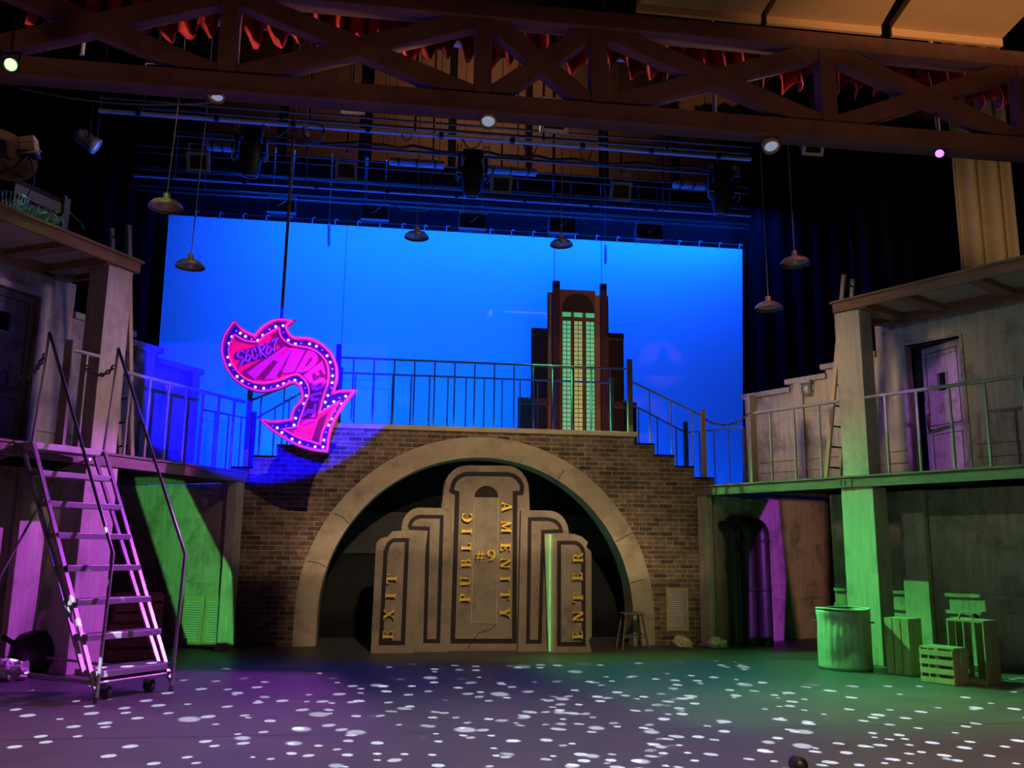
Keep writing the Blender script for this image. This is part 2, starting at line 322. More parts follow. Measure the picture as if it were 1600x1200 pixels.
# ------------------------------------------------------------------ mesh building
class MB:
    def __init__(s): s.v = []; s.f = []; s.sm = []
    def _add(s, vs, fs, smooth=False):
        o = len(s.v); s.v += [tuple(p) for p in vs]
        for f in fs: s.f.append(tuple(o + i for i in f)); s.sm.append(smooth)
        return s
    def hexa(s, p):
        return s._add(p, [(0, 1, 2, 3), (7, 6, 5, 4), (0, 4, 5, 1), (1, 5, 6, 2), (2, 6, 7, 3), (3, 7, 4, 0)])
    def box(s, x0, x1, y0, y1, z0, z1):
        return s.hexa([(x0, y0, z0), (x1, y0, z0), (x1, y1, z0), (x0, y1, z0), (x0, y0, z1), (x1, y0, z1), (x1, y1, z1), (x0, y1, z1)])
    def fbox(s, f, a0, a1, b0, b1, d0, d1):
        return s.hexa([f(a0, b0, d0), f(a1, b0, d0), f(a1, b0, d1), f(a0, b0, d1), f(a0, b1, d0), f(a1, b1, d0), f(a1, b1, d1), f(a0, b1, d1)])
    def wbox(s, side, s0, s1, t0, t1, z0, z1):
        return s.fbox(lambda a, b, d: W(side, a, d, b), s0, s1, z0, z1, t0, t1)
    def bar(s, p, q, wd, hd, up=(0, 0, 1)):
        p, q = V(p), V(q); d = (q - p).normalized(); up = V(up)
        if abs(d.dot(up)) > 0.98: up = V((0, 1, 0))
        x = d.cross(up).normalized() * (wd / 2); y = x.cross(d).normalized() * (hd / 2)
        return s.hexa([p - x - y, p + x - y, p + x + y, p - x + y, q - x - y, q + x - y, q + x + y, q - x + y])
    def prism(s, poly, f, d0, d1, holes=()):
        loops = [list(poly)] + [list(h) for h in holes]
        flat = [p for l in loops for p in l]; n = len(flat)
        tri = tessellate_polygon([[V((p[0], p[1], 0)) for p in l] for l in loops])
        vs = [f(a, b, d0) for a, b in flat] + [f(a, b, d1) for a, b in flat]
        fs = [tuple(t) for t in tri] + [tuple(i + n for i in reversed(t)) for t in tri]
        o = 0
        for l in loops:
            m = len(l)
            for i in range(m): fs.append((o + i, o + (i + 1) % m, n + o + (i + 1) % m, n + o + i))
            o += m
        return s._add(vs, fs)
    def tube(s, pts, r, n=8, closed=False, cap=True):
        pts = [V(p) for p in pts]
        rs = r if isinstance(r, (list, tuple)) else [r] * len(pts)
        m = len(pts); d0 = (pts[1] - pts[0]).normalized()
        up = V((0, 0, 1)) if abs(d0.z) < 0.9 else V((1, 0, 0))
        x = d0.cross(up).normalized(); rings = []
        for i in range(m):
            if closed: d = (pts[(i + 1) % m] - pts[i - 1]).normalized()
            else: d = (pts[min(i + 1, m - 1)] - pts[max(i - 1, 0)])
            if d.length < 1e-9: d = d0
            d = d.normalized(); x = (x - d * x.dot(d))
            x = x.normalized() if x.length > 1e-6 else d.orthogonal().normalized()
            y = d.cross(x); rings.append([pts[i] + (x * math.cos(2 * math.pi * k / n) + y * math.sin(2 * math.pi * k / n)) * rs[i] for k in range(n)])
        vs = [p for g in rings for p in g]; fs = []
        for i in range(m if closed else m - 1):
            j = (i + 1) % m
            for k in range(n): fs.append((i * n + k, i * n + (k + 1) % n, j * n + (k + 1) % n, j * n + k))
        s._add(vs, fs, True)
        if cap and not closed: s._add(rings[0], [tuple(range(n))]); s._add(rings[-1], [tuple(range(n))])
        return s
    def rod(s, p, q, r, n=8): return s.tube([p, q], r, n)
    def lathe(s, prof, mat, n=20, smooth=True):
        vs = []; fs = []; m = len(prof)
        for k in range(n):
            a = 2 * math.pi * k / n
            for (r, z) in prof: vs.append(mat @ V((r * math.cos(a), r * math.sin(a), z)))
        for k in range(n):
            for i in range(m - 1):
                fs.append((k * m + i, ((k + 1) % n) * m + i, ((k + 1) % n) * m + i + 1, k * m + i + 1))
        return s._add(vs, fs, smooth)
    def ball(s, c, r, n=10, sq=(1, 1, 1)):
        prof = [(max(1e-4, r * math.sin(math.pi * i / n)), -r * math.cos(math.pi * i / n)) for i in range(n + 1)]
        m = Matrix.Translation(V(c)) @ Matrix.Diagonal((sq[0], sq[1], sq[2], 1))
        return s.lathe(prof, m, n + 4)
    def strip(s, pts, wd, f, d0, d1, closed=False):
        """a mitred flat band along a polyline in the plane of f"""
        P = [V((p[0], p[1])) for p in pts]; m = len(P); L = []; Rr = []
        for i in range(m):
            a = P[i - 1] if (i or closed) else None; c = P[(i + 1) % m] if (i < m - 1 or closed) else None
            ds = []
            if a is not None: ds.append((P[i] - a).normalized())
            if c is not None: ds.append((c - P[i]).normalized())
            t = ds[0] if len(ds) == 1 else (ds[0] + ds[1])
            t = t.normalized() if t.length > 1e-6 else ds[0]
            nrm = V((-t.y, t.x)); k = 1.0
            if len(ds) == 2: k = 1 / max(0.4, nrm.dot(V((-ds[0].y, ds[0].x))))
            L.append(P[i] + nrm * wd / 2 * k); Rr.append(P[i] - nrm * wd / 2 * k)
        for i in range(m if closed else m - 1):
            j = (i + 1) % m
            q = [L[i], Rr[i], Rr[j], L[j]]
            s.hexa([f(a.x, a.y, d0) for a in q] + [f(a.x, a.y, d1) for a in q])
        return s
    def build(s, name, mat, parent=None, bevel=0.0, **props):
        me = bpy.data.meshes.new(name); me.from_pydata(s.v, [], s.f)
        me.polygons.foreach_set('use_smooth', s.sm)
        bm = bmesh.new(); bm.from_mesh(me); bmesh.ops.recalc_face_normals(bm, faces=bm.faces); bm.to_mesh(me); bm.free()
        me.update()
        me.materials.append(MATS[mat])
        o = bpy.data.objects.new(name, me); COL.objects.link(o)
        if parent is not None:
            o.parent = parent
            o.matrix_parent_inverse = Matrix.Translation(-parent.location) if parent.type == 'EMPTY' else Matrix.Identity(4)
        if bevel:
            b = o.modifiers.new('bevel', 'BEVEL'); b.width = bevel; b.segments = 2; b.limit_method = 'ANGLE'
        for k, x in props.items(): o[k] = x
        return o
def thing(name, label, cat, loc, group=None, kind=None):
    o = bpy.data.objects.new(name, None); COL.objects.link(o); o.location = loc; o.empty_display_size = 0.2
    o['label'] = label; o['category'] = cat
    if group: o['group'] = group
    if kind: o['kind'] = kind
    return o
def arc(cx, cy, rx, ry, a0, a1, n=12):
    return [(cx + rx * math.cos(rad(a0 + (a1 - a0) * i / n)), cy + ry * math.sin(rad(a0 + (a1 - a0) * i / n))) for i in range(n + 1)]
def catenary(p, q, sag, n=14):
    p, q = V(p), V(q)
    return [p.lerp(q, i / n) - V((0, 0, sag * 4 * (i / n) * (1 - i / n))) for i in range(n + 1)]
def chain_links(mb, pts, link=0.07, r=0.009):
    d = [0]
    for i in range(1, len(pts)): d.append(d[-1] + (pts[i] - pts[i - 1]).length)
    L = d[-1]; n = max(2, int(L / (link * 0.72)))
    def at(x):
        for i in range(1, len(pts)):
            if x <= d[i] + 1e-9: return pts[i - 1].lerp(pts[i], (x - d[i - 1]) / max(1e-6, d[i] - d[i - 1]))
        return pts[-1]
    for k in range(n):
        c = at(L * (k + 0.5) / n); t = (at(min(L, L * (k + 0.9) / n)) - at(max(0, L * (k + 0.1) / n))).normalized()
        a = t.orthogonal().normalized(); b = t.cross(a)
        u = a if k % 2 else b
        mb.tube([c + t * (link / 2 * math.cos(2 * math.pi * i / 10)) + u * (link * 0.32 * math.sin(2 * math.pi * i / 10)) for i in range(10)], r, 5, closed=True)
streaked('plaster', (0.32, 0.27, 0.215), (0.54, 0.46, 0.365), (0.10, 0.085, 0.075), sx=8, sz=0.7, stain=0.85, blotch=1.6)
streaked('plaster_trim', (0.40, 0.335, 0.27), (0.60, 0.51, 0.41), (0.17, 0.135, 0.115), sx=10, sz=0.8, stain=0.6, blotch=1.7)
streaked('soffit', (0.36, 0.31, 0.27), (0.44, 0.38, 0.33), (0.22, 0.18, 0.16), sx=2, sz=2)
streaked('painted_beam', (0.22, 0.115, 0.06), (0.38, 0.20, 0.10), (0.09, 0.05, 0.04), sx=7, sz=1.0, horizontal=True)
streaked('deck_edge', (0.15, 0.11, 0.09), (0.25, 0.19, 0.15), (0.10, 0.07, 0.06), sx=8, sz=1.0, horizontal=True)
streaked('dark_board', (0.030, 0.024, 0.02), (0.055, 0.045, 0.04), (0.012, 0.01, 0.01), sx=4, sz=1)
streaked('stone', (0.33, 0.26, 0.175), (0.46, 0.365, 0.25), (0.19, 0.145, 0.10), sx=1.1, sz=1.0, blotch=2.6, stain=0.75, bump=0.08)
streaked('stone_dark', (0.20, 0.15, 0.11), (0.31, 0.24, 0.175), (0.10, 0.075, 0.055), sx=1.6, sz=1.2, blotch=2.2, stain=0.7)
streaked('cap_stone', (0.42, 0.33, 0.23), (0.54, 0.44, 0.31), (0.26, 0.2, 0.14), sx=5, sz=1, horizontal=True)
plain('groove', (0.022, 0.013, 0.012), 0.9)
plain('gold', (0.75, 0.49, 0.045), 0.42, 0.25, var=0.18)
brick_mat('brick')
plain('black_cloth', (0.0022, 0.0022, 0.003), 0.95, var=0.3)
plain('black_velour', (0.012, 0.011, 0.012), 0.95, var=0.3)
plain('velour_brown_lit', (0.026, 0.022, 0.018), 0.95, var=0.3)  # black velour with brown light put into the colour
plain('tan_drape', (0.30, 0.22, 0.14), 0.95, var=0.15, scale=3)
plain('red_velour', (0.36, 0.012, 0.010), 0.85, var=0.35, scale=5)
plain('cyc_cloth', (0.80, 0.80, 0.82), 0.9, var=0.01)
streaked('truss_wood', (0.060, 0.020, 0.014), (0.10, 0.036, 0.024), (0.024, 0.010, 0.007), sx=3, sz=3, stain=0.6)
plain('ceiling_wood', (0.42, 0.25, 0.12), 0.6, var=0.12, scale=2)
plain('shell_wood', (0.20, 0.105, 0.06), 0.7, var=0.12, scale=2)
plain('rig_black', (0.012, 0.012, 0.014), 0.5, 0.2)
plain('rig_pipe', (0.16, 0.15, 0.15), 0.4, 0.6)
plain('rig_grey', (0.42, 0.42, 0.44), 0.5, 0.1)
plain('frame_grey', (0.30, 0.29, 0.27), 0.6)
plain('brass', (0.42, 0.27, 0.12), 0.35, 0.35)
plain('lamp_inside', (0.035, 0.03, 0.02), 0.6)
plain('bulb_glass', (0.75, 0.7, 0.6), 0.15)
plain('cable', (0.05, 0.045, 0.04), 0.6)
plain('rope', (0.22, 0.16, 0.10), 0.9)
plain('cord', (0.28, 0.26, 0.2), 0.8)
plain('rail_metal', (0.34, 0.31, 0.26), 0.5, 0.25, var=0.3)
plain('post_wood', (0.26, 0.19, 0.15), 0.8, var=0.3)
plain('stair_metal', (0.34, 0.28, 0.30), 0.33, 0.6, var=0.2)
plain('stair_tread', (0.30, 0.25, 0.27), 0.4, 0.4, var=0.2)
plain('chain_metal', (0.10, 0.085, 0.075), 0.5, 0.5)
plain('ladder_wood', (0.52, 0.38, 0.22), 0.8, var=0.2)
plain('ladder_rung', (0.10, 0.08, 0.07), 0.7)
streaked('door_wood', (0.30, 0.24, 0.23), (0.42, 0.34, 0.32), (0.10, 0.06, 0.06), sx=9, sz=0.8, blotch=4, stain=0.8)
streaked('door_dark', (0.16, 0.11, 0.12), (0.26, 0.19, 0.19), (0.06, 0.035, 0.04), sx=9, sz=0.8, blotch=4, stain=0.7)
plain('door_line', (0.045, 0.02, 0.02), 0.9)
plain('iron', (0.05, 0.045, 0.045), 0.5, 0.6)
streaked('galvanised', (0.34, 0.33, 0.29), (0.48, 0.46, 0.40), (0.16, 0.13, 0.09), sx=5, sz=1.2, rough=0.55, blotch=3)
plain('pipe_paint', (0.032, 0.031, 0.024), 0.45, 0.3, var=0.4)
streaked('crate_wood', (0.34, 0.26, 0.15), (0.50, 0.39, 0.23), (0.18, 0.12, 0.07), sx=6, sz=1.5)
streaked('crate_red', (0.26, 0.10, 0.09), (0.38, 0.16, 0.14), (0.12, 0.05, 0.05), sx=6, sz=1.5)
streaked('shutter_wood', (0.46, 0.33, 0.18), (0.58, 0.44, 0.26), (0.24, 0.15, 0.08), sx=6, sz=1.5)
streaked('shutter_slat', (0.52, 0.46, 0.42), (0.66, 0.58, 0.52), (0.4, 0.33, 0.3), sx=3, sz=1.5)
plain('stool_wood', (0.13, 0.10, 0.065), 0.6, var=0.3)
plain('newspaper', (0.82, 0.70, 0.5), 0.9, var=0.3, scale=14)
plain('rag', (0.62, 0.48, 0.52), 0.9, var=0.35, scale=14)
plain('rust_dish', (0.14, 0.085, 0.055), 0.7, var=0.3)
plain('receiver_tan', (0.52, 0.38, 0.22), 0.6)
plain('wire_metal', (0.40, 0.42, 0.38), 0.4, 0.6)
plain('tower_brown', (0.20, 0.075, 0.035), 0.8, var=0.2)
plain('tower_tan', (0.30, 0.15, 0.06), 0.8, var=0.2)
plain('tower_dark', (0.035, 0.018, 0.016), 0.85, var=0.3)
plain('tower_purple', (0.055, 0.02, 0.035), 0.85, var=0.3)
plain('sign_pink', (0.95, 0.012, 0.012), 0.45, var=0.06)
plain('sign_rim', (0.98, 0.05, 0.012), 0.35, var=0.05)
plain('sign_channel', (0.05, 0.006, 0.035), 0.5, var=0.1)
plain('sign_dark', (0.20, 0.003, 0.004), 0.6, var=0.1)
plain('sign_purple', (0.62, 0.02, 0.22), 0.5, var=0.05)
plain('sign_lilac', (0.35, 0.10, 0.35), 0.5, var=0.05)
plain('black_paint', (0.010, 0.009, 0.010), 0.5)
plain('rubber', (0.03, 0.028, 0.028), 0.6)
emit('bulb_lit', (1.0, 0.58, 0.14), 4.0)
emit('neon_rim', (1.0, 0.05, 0.12), 0.6, base=(0.9, 0.06, 0.1))
emit('lens_green', (0.42, 1.0, 0.36), 1.6)
emit('lens_purple', (0.70, 0.22, 1.0), 1.5)
emit('lens_blue_reflect', (0.02, 0.12, 1.0), 0.8)  # glow stands in for blue light reflected by unlit lenses
emit('lens_white', (0.5, 0.68, 1.0), 0.3)
emit('window_green', (0.06, 0.62, 0.30), 0.55, base=(0.1, 0.4, 0.25))
def gradient_emit(name, z0, z1, c0, c1, strength):
    m, nt, N, K, b = _mat(name)
    tc = N.new('ShaderNodeTexCoord'); sp = N.new('ShaderNodeSeparateXYZ'); K.new(tc.outputs['Object'], sp.inputs[0])
    mr = N.new('ShaderNodeMapRange'); mr.inputs['From Min'].default_value = z0; mr.inputs['From Max'].default_value = z1; K.new(sp.outputs[2], mr.inputs['Value'])
    mx = N.new('ShaderNodeMix'); mx.data_type = 'RGBA'; mx.inputs[6].default_value = c4(c0); mx.inputs[7].default_value = c4(c1); K.new(mr.outputs[0], mx.inputs[0])
    K.new(mx.outputs[2], b.inputs['Emission Color']); b.inputs['Emission Strength'].default_value = strength
    b.inputs['Base Color'].default_value = (0.2, 0.3, 0.2, 1); b.inputs['Roughness'].default_value = 0.6
gradient_emit('window_glow_side', 4.5, 10.0, (0.16, 0.60, 0.30, 1), (0.05, 0.62, 0.30, 1), 0.62)
gradient_emit('window_glow_mid', 4.5, 10.0, (0.62, 0.50, 0.12, 1), (0.14, 0.50, 0.24, 1), 0.55)

# ------------------------------------------------------------------ stage floor, masking
YF = 17.3                      # face of the brick bridge
DECK = 3.12
f_seam = atz(620, 1146)
q1, q2 = atz(855, 1022), atz(885, 1050)
q3, q4 = atz(1256, 1017), atz(1300, 1026)
def line_seam(a, b, wd, col):
    sl = (b.x - a.x) / (b.y - a.y); return (0, a.x - sl * a.y, sl, wd, col)
floor_mat('stage_floor', [(1, f_seam.y, 0.0, 0.012, (0.02, 0.02, 0.02)), line_seam(q1, q2, 0.009, (0.12, 0.11, 0.095)),
                          (1, f_seam.y + 2.44, 0.0, 0.004, (0.05, 0.05, 0.05))])
fl = MB().box(-24, 28, -3, 30, -0.3, 0).build('floor', 'stage_floor', kind='structure')
fl['label'] = 'dark stage floor dappled with white light spots'
MB().box(-24, 28, 29, 29.4, 0, 24).build('wall_back', 'black_velour', kind='structure')
MB().box(-18.4, -18, -3, 29, 0, 24).build('wall_left', 'black_velour', kind='structure')
MB().box(24, 24.4, -3, 29, 0, 24).build('wall_right', 'velour_brown_lit', kind='structure')
MB().box(-18, 24, 10.2, 29, 20.0, 20.3).build('ceiling', 'black_velour', kind='structure')

def drape(name, pts, z0, z1, mat, label, cat='curtain', amp=0.14, wl=0.55, thick=0.03):
    """a hanging pleated cloth along a floor polyline"""
    mb = MB(); P = []; acc = 0
    for i in range(len(pts) - 1):
        a, b = V((pts[i][0], pts[i][1], 0)), V((pts[i + 1][0], pts[i + 1][1], 0)); L = (b - a).length; n = max(4, int(L / wl * 8))
        nrm = V((-(b - a).y, (b - a).x, 0)).normalized()
        for k in range(n + (1 if i == len(pts) - 2 else 0)):
            x = L * k / n; P.append(a.lerp(b, k / n) + nrm * amp * math.sin((acc + x) / wl * 2 * math.pi) * (0.7 + 0.3 * math.sin((acc + x) * 1.7)))
        acc += L
    vs = []; fs = []
    for p in P: vs += [(p.x, p.y, z0), (p.x, p.y, z1)]
    for i in range(len(P) - 1): fs.append((2 * i, 2 * i + 2, 2 * i + 3, 2 * i + 1))
    mb._add(vs, fs, True)
    o = mb.build(name, mat); o['label'] = label; o['category'] = cat
    m = o.modifiers.new('cloth', 'SOLIDIFY'); m.thickness = thick
    return o

# cyclorama
YC = 23.6
c_tl, c_tr = aty(264, 334, YC), aty(1160, 391, YC)
c_bl, c_br = aty(236, 700, YC), aty(1161, 760, YC)
zt = (c_tl.z + c_tr.z) / 2
def edge_x(tx, tz, bx, bz, z): return tx + (bx - tx) * (z - tz) / (bz - tz)
xl0 = edge_x(c_tl.x, c_tl.z, c_bl.x, c_bl.z, 0.02); xr0 = edge_x(c_tr.x, c_tr.z, c_br.x, c_br.z, 0.02)
cyc = thing('cyclorama', 'tall cyclorama cloth glowing bright blue behind the whole set', 'backdrop', (3.5, YC, 0))
MB().prism([(xl0, 0.02), (xr0, 0.02), (c_tr.x, zt), (c_tl.x, zt)], lambda a, b, d: V((a, YC + d, b)), 0, 0.02).build('cloth', 'cyc_cloth', cyc)
MB().rod((c_tl.x - 0.2, YC + 0.05, zt + 0.14), (c_tr.x + 0.2, YC + 0.05, zt + 0.14), 0.03).build('batten', 'rig_black', cyc)
for i in range(27):
    x = c_tl.x + 0.1 + (c_tr.x - c_tl.x - 0.2) * i / 26
    mb = MB(); mb.tube([(x, YC - 0.01, zt - 0.06), (x, YC - 0.03, zt + 0.1), (x + 0.02, YC - 0.03, zt + 0.16), (x + 0.09, YC - 0.03, zt + 0.15 - 0.03 * (i % 3))], 0.014, 5)
    mb.build('tie', 'rig_grey', cyc)
drape('masking_curtain', [(-15, 22.0), (c_tl.x - 1.2, 22.6), (c_tl.x - 0.25, 23.45)], 0, 15, 'black_cloth', 'black masking curtain along the blue cloth edge behind the highest green-rimmed lamp')
drape('masking_curtain', [(c_tr.x + 0.04, 23.45), (c_tr.x + 3.0, 22.8), (17.5, 21.0)], 0, 15.5, 'black_cloth', 'black masking curtain behind the stool end of the set, beside two hanging pendant lamps')
drape('border_curtain', [(c_tl.x - 2, YC + 0.5), (c_tr.x + 2, YC + 0.5)], zt - 0.3, aty(720, 262, YC + 0.5).z, 'black_velour', 'dark border cloth above the top edge of the blue cyclorama', amp=0.05)
# black legs, brown light put into their colour, further downstage on the stool side
a1 = aty(1330, 400, 20.6); a2 = aty(1500, 400, 19.6)
drape('leg_curtain', [(a1.x, 20.6), (a2.x + 0.6, 19.6)], 0, 13.5, 'velour_brown_lit', 'black curtain coloured as under brown light behind the ladder-side canopy roof', amp=0.1)
# tan pleated house drape
t1 = aty(1494, 330, 15.2); t2 = aty(1585, 330, 14.9)
drape('house_drape', [(t1.x, 15.2), (t2.x, 14.9)], 4.0, 14.0, 'tan_drape', 'tall tan pleated drape rising behind the canopy with the open door', amp=0.16, wl=0.42)

# orchestra shell panels above the cloth
YP = 28.86
zpa, zpb = aty(720, 268, YP).z, aty(720, 60, YP).z
cols = [(322, 432), (447, 560), (580, 700), (712, 822), (832, 936), (952, 1050), (1063, 1156)]
for i, (u0, u1) in enumerate(cols):
    xa, xb = aty(u0, 230, YP).x, aty(u1, 230, YP).x
    rows = [(zpa, zpa + (zpb - zpa) * 0.49), (zpa + (zpb - zpa) * 0.51, zpb)]
    names = ['first', 'second', 'third', 'fourth', 'fifth', 'sixth', 'seventh']
    for r, (z0, z1) in enumerate(rows):
        o = MB().box(xa, xb, YP, YP + 0.12, z0, z1).build('shell_panel', 'shell_wood', bevel=0.02)
        o['label'] = 'dull brown shell panel behind the pipes, %s column from the sign, %s row' % (names[i], ['lower', 'upper'][r]); o['category'] = 'wall panel'; o['group'] = 'brown shell panels'

# ------------------------------------------------------------------ brick bridge with the arch
XC = 1.80
def ff(y): return lambda a, b, d: V((a, y + d, b))
F0 = ff(YF)
bridge = thing('brick_bridge', 'stepped brick bridge pierced by a wide stone arch', 'bridge', (XC, YF, 0))
CAPT = 4.19; RUN = 0.415; RISE = 0.222
xr = 4.93; xl = 2 * XC - xr
DEP = 1.55
R_out, Z_out = 3.46, 0.53
R_in, Z_in = 3.03, 0.55
# stepped outline, without the cap
top = CAPT - 0.10
outl = [(xl - 4 * RUN - 0.15, 0)]
outl += [(xl - 4 * RUN - 0.15, DECK - 0.02)]
steps_l = [(xl - RUN * k, CAPT - RISE * (k + 1) + 0.005) for k in range(4)]
for k in (3, 2, 1, 0):
    outl += [(xl - RUN * (k + 1), CAPT - RISE * (k + 1)), (xl - RUN * k, CAPT - RISE * (k + 1))]
outl += [(xl, top), (xr, top)]
for k in range(4):
    outl += [(xr + RUN * k, CAPT - RISE * (k + 1)), (xr + RUN * (k + 1), CAPT - RISE * (k + 1))]
outl += [(xr + 4 * RUN, DECK - 0.02), (xr + 4 * RUN + 0.02, DECK - 0.02), (xr + 4 * RUN + 0.02, 0)]
cut = [(XC + R_in + 0.2, 0)] + arc(XC, Z_in, R_in + 0.2, R_in + 0.2, 0, 180, 40) + [(XC - R_in - 0.2, 0)]
front = outl + [(XC + R_in + 0.2, 0)] + arc(XC, Z_in, R_in + 0.2, R_in + 0.2, 0, 180, 40) + [(XC - R_in - 0.2, 0)]
MB().prism(front, F0, 0, 0.12).build('brick_wall', 'brick', bridge)
back = MB().prism(front, F0, DEP - 0.1, DEP).build('rear_wall', 'dark_board', bridge)
MB().fbox(F0, xl - 0.06, xr + 0.06, CAPT - 0.10, CAPT, -0.05, DEP).build('coping', 'cap_stone', bridge, bevel=0.01)
for k in range(4):
    for sx in (-1, 1):
        a = XC + sx * (xr - XC + RUN * k); b = a + sx * RUN; z = CAPT - RISE * (k + 1)
        MB().fbox(F0, min(a, b), max(a, b), z - 0.035, z, 0.0, DEP).build('step', 'brick', bridge)
def arch_pts(r, zc, n=48): return [(XC + r, 0)] + arc(XC, zc, r, r, 0, 180, n) + [(XC - r, 0)]
ring = arch_pts(R_out, Z_out) + list(reversed(arch_pts(R_in, Z_in)))
MB().prism(ring, F0, -0.06, 0.55).build('stone_arch', 'stone', bridge, bevel=0.015)
# fine cracks / joints of the painted voussoirs
mb = MB()
for ang, ln in ((146, 0.8), (28, 1.0), (163, 0.9), (12, 0.7), (60, .5)):
    c, s_ = math.cos(rad(ang)), math.sin(rad(ang))
    p = [(XC + (R_in + 0.02) * c, Z_in + (R_in + 0.02) * s_), (XC + (R_in + .2) * c + .03, Z_in + (R_in + .2) * s_ + .02), (XC + (R_in + .43 * ln) * c, Z_in + (R_in + .43 * ln) * s_)]
    mb.strip(p, 0.014, F0, -0.063, -0.06)
mb.build('crack', 'groove', bridge)
# dark backing seen through the arch
yb = YF + 1.62
bk = thing('arch_backing', 'dark flats closing the view under the stone arch', 'backing', (XC, yb, 0))
MB().prism([(XC - 3.75, 0), (XC + 3.75, 0), (XC + 3.75, 3.45), (XC + 3.3, 3.7), (XC + 3.1, 4.05), (XC - 3.1, 4.05), (XC - 3.3, 3.7), (XC - 3.75, 3.45)], ff(yb), 0, 0.05).build('black_flat', 'black_velour', bk)
MB().box(XC - 3.2, XC + 3.2, yb - 0.05, yb, 1.7, 2.55).build('upper_board', 'dark_board', bk)
for x in (-1.55, 5.0): MB().box(x, x + 0.12, yb - 0.1, yb, 0, 3.3).build('post', 'dark_board', bk)


# ------------------------------------------------------------------ ticket kiosk with the gold letters
def zz(u, v): return (560 + 0.2833 * u, 700 + 0.2833 * v)
YB = 16.12
def K(u, v, y): p = aty(*zz(u, v), y); return (p.x, max(p.z, 0.0))
kiosk = thing('kiosk', 'weathered stone-look kiosk lettered PUBLIC AMENITY number 9 under the arch', 'kiosk', (1.79, YB, 0))
def panel(name, zp, y, depth, mat='stone_dark', holes=()):
    poly = [K(u, v, y) for u, v in zp]
    zmin = min(p[1] for p in poly)
    poly = [(a, 0.0 if b < 0.14 else b) for a, b in poly]
    return MB().prism(poly, ff(y), 0, depth).build(name, mat, kiosk, bevel=0.012)
def corner(cx, cy, rx, ry, a0, a1, n=8): return arc(cx, cy, rx, ry, a0, a1, n)
# y of the picture grows downward, so corner arcs are given with negative ry
y_t, y_m, y_l = YB + 0.30, YB + 0.14, YB
tower = [(500, 1130), (457, 330), (470, 240)] + corner(600, 235, 130, -140, 180, 90) + corner(820, 240, 122, -143, 90, 0) + [(945, 340), (905, 1130)]
panel('tower_panel', tower, y_t, 0.5)
mid_l = [(280, 1130), (235, 452)] + corner(340, 450, 104, -122, 180, 90) + [(515, 333), (500, 1130)]
panel('stepped_panel', mid_l, y_m, 0.6)
mid_r = [(880, 1130), (897, 343), (1050, 345)] + corner(1050, 468, 110, -123, 90, 0) + [(1150, 1130)]
panel('stepped_panel', mid_r, y_m, 0.6)
low_l = [(90, 1128), (68, 1095), (95, 560)] + [(100, 520), (122, 498), (160, 490), (190, 458), (382, 456), (306, 1128)]
panel('door_panel', low_l, y_l, 0.7)
low_r = [(1050, 1128), (1025, 472), (1190, 474)] + [(1235, 490), (1268, 520), (1258, 545), (1286, 572), (1288, 1040), (1270, 1060), (1288, 1090), (1284, 1128)]
panel('door_panel', low_r, y_l, 0.7)
def groove(pts, y, wd, closed=True, raised=None):
    P = [K(u, v, y) for u, v in pts]
    MB().strip(P, wd, ff(y), -0.006, 0.004, closed).build('groove', 'groove', kiosk)
groove([(520, 1065), (545, 250), (514, 238)] + corner(610, 225, 92, -82, 175, 90) + corner(815, 225, 88, -80, 90, 5) + [(898, 248), (864, 250), (860, 1065)], y_t, 0.085)
groove([(368, 1065), (384, 445), (288, 440)] + corner(345, 440, 62, -62, 170, 90, 5) + [(460, 380), (440, 1065)], y_m, 0.07)
groove([(935, 1068), (945, 392), (1040, 392)] + corner(1045, 458, 72, -64, 80, 0, 5) + [(1018, 462), (1000, 1068)], y_m, 0.07)
groove([(124, 1075), (150, 570)] + corner(205, 570, 50, -62, 175, 95, 5) + [(268, 508), (245, 1075)], y_l, 0.075)
groove([(1106, 1082), (1107, 522), (1180, 522)] + corner(1185, 580, 55, -58, 85, 0, 5) + [(1243, 1082)], y_l, 0.075)
# central niche
n0 = [(622, 965), (640, 275)] + corner(706, 268, 66, -60, 180, 0, 10) + [(772, 275), (762, 965)]
P = [K(u, v, y_t) for u, v in n0]
MB().prism(P, ff(y_t), -0.012, 0.002).build('niche', 'stone_dark', kiosk)
MB().strip(P, 0.02, ff(y_t), -0.02, 0.0, True).build('niche_edge', 'stone', kiosk)
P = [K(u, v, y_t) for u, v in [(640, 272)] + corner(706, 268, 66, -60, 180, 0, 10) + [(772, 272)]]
MB().prism(P, ff(y_t), -0.02, 0.0).build('niche_dark_head', 'groove', kiosk)  # flat dark piece filling the arched head of the niche
for pts in ([(760, 965), (730, 1000), (665, 1020), (635, 1055)], [(620, 1078), (600, 1110)], [(500, 1060), (490, 1000), (480, 900)]):
    MB().strip([K(u, v, y_t) for u, v in pts], 0.012, ff(y_t), -0.01, 0.0).build('crack', 'groove', kiosk)
p = K(1056, 800, y_l)
MB().fbox(ff(y_l), p[0] - 0.02, p[0] + 0.02, 0.02, K(1058, 478, y_l)[1], -0.012, 0.0).build('lit_edge_strip', 'plaster_trim', kiosk)  # pale strip stands in for the lit side face of the panel

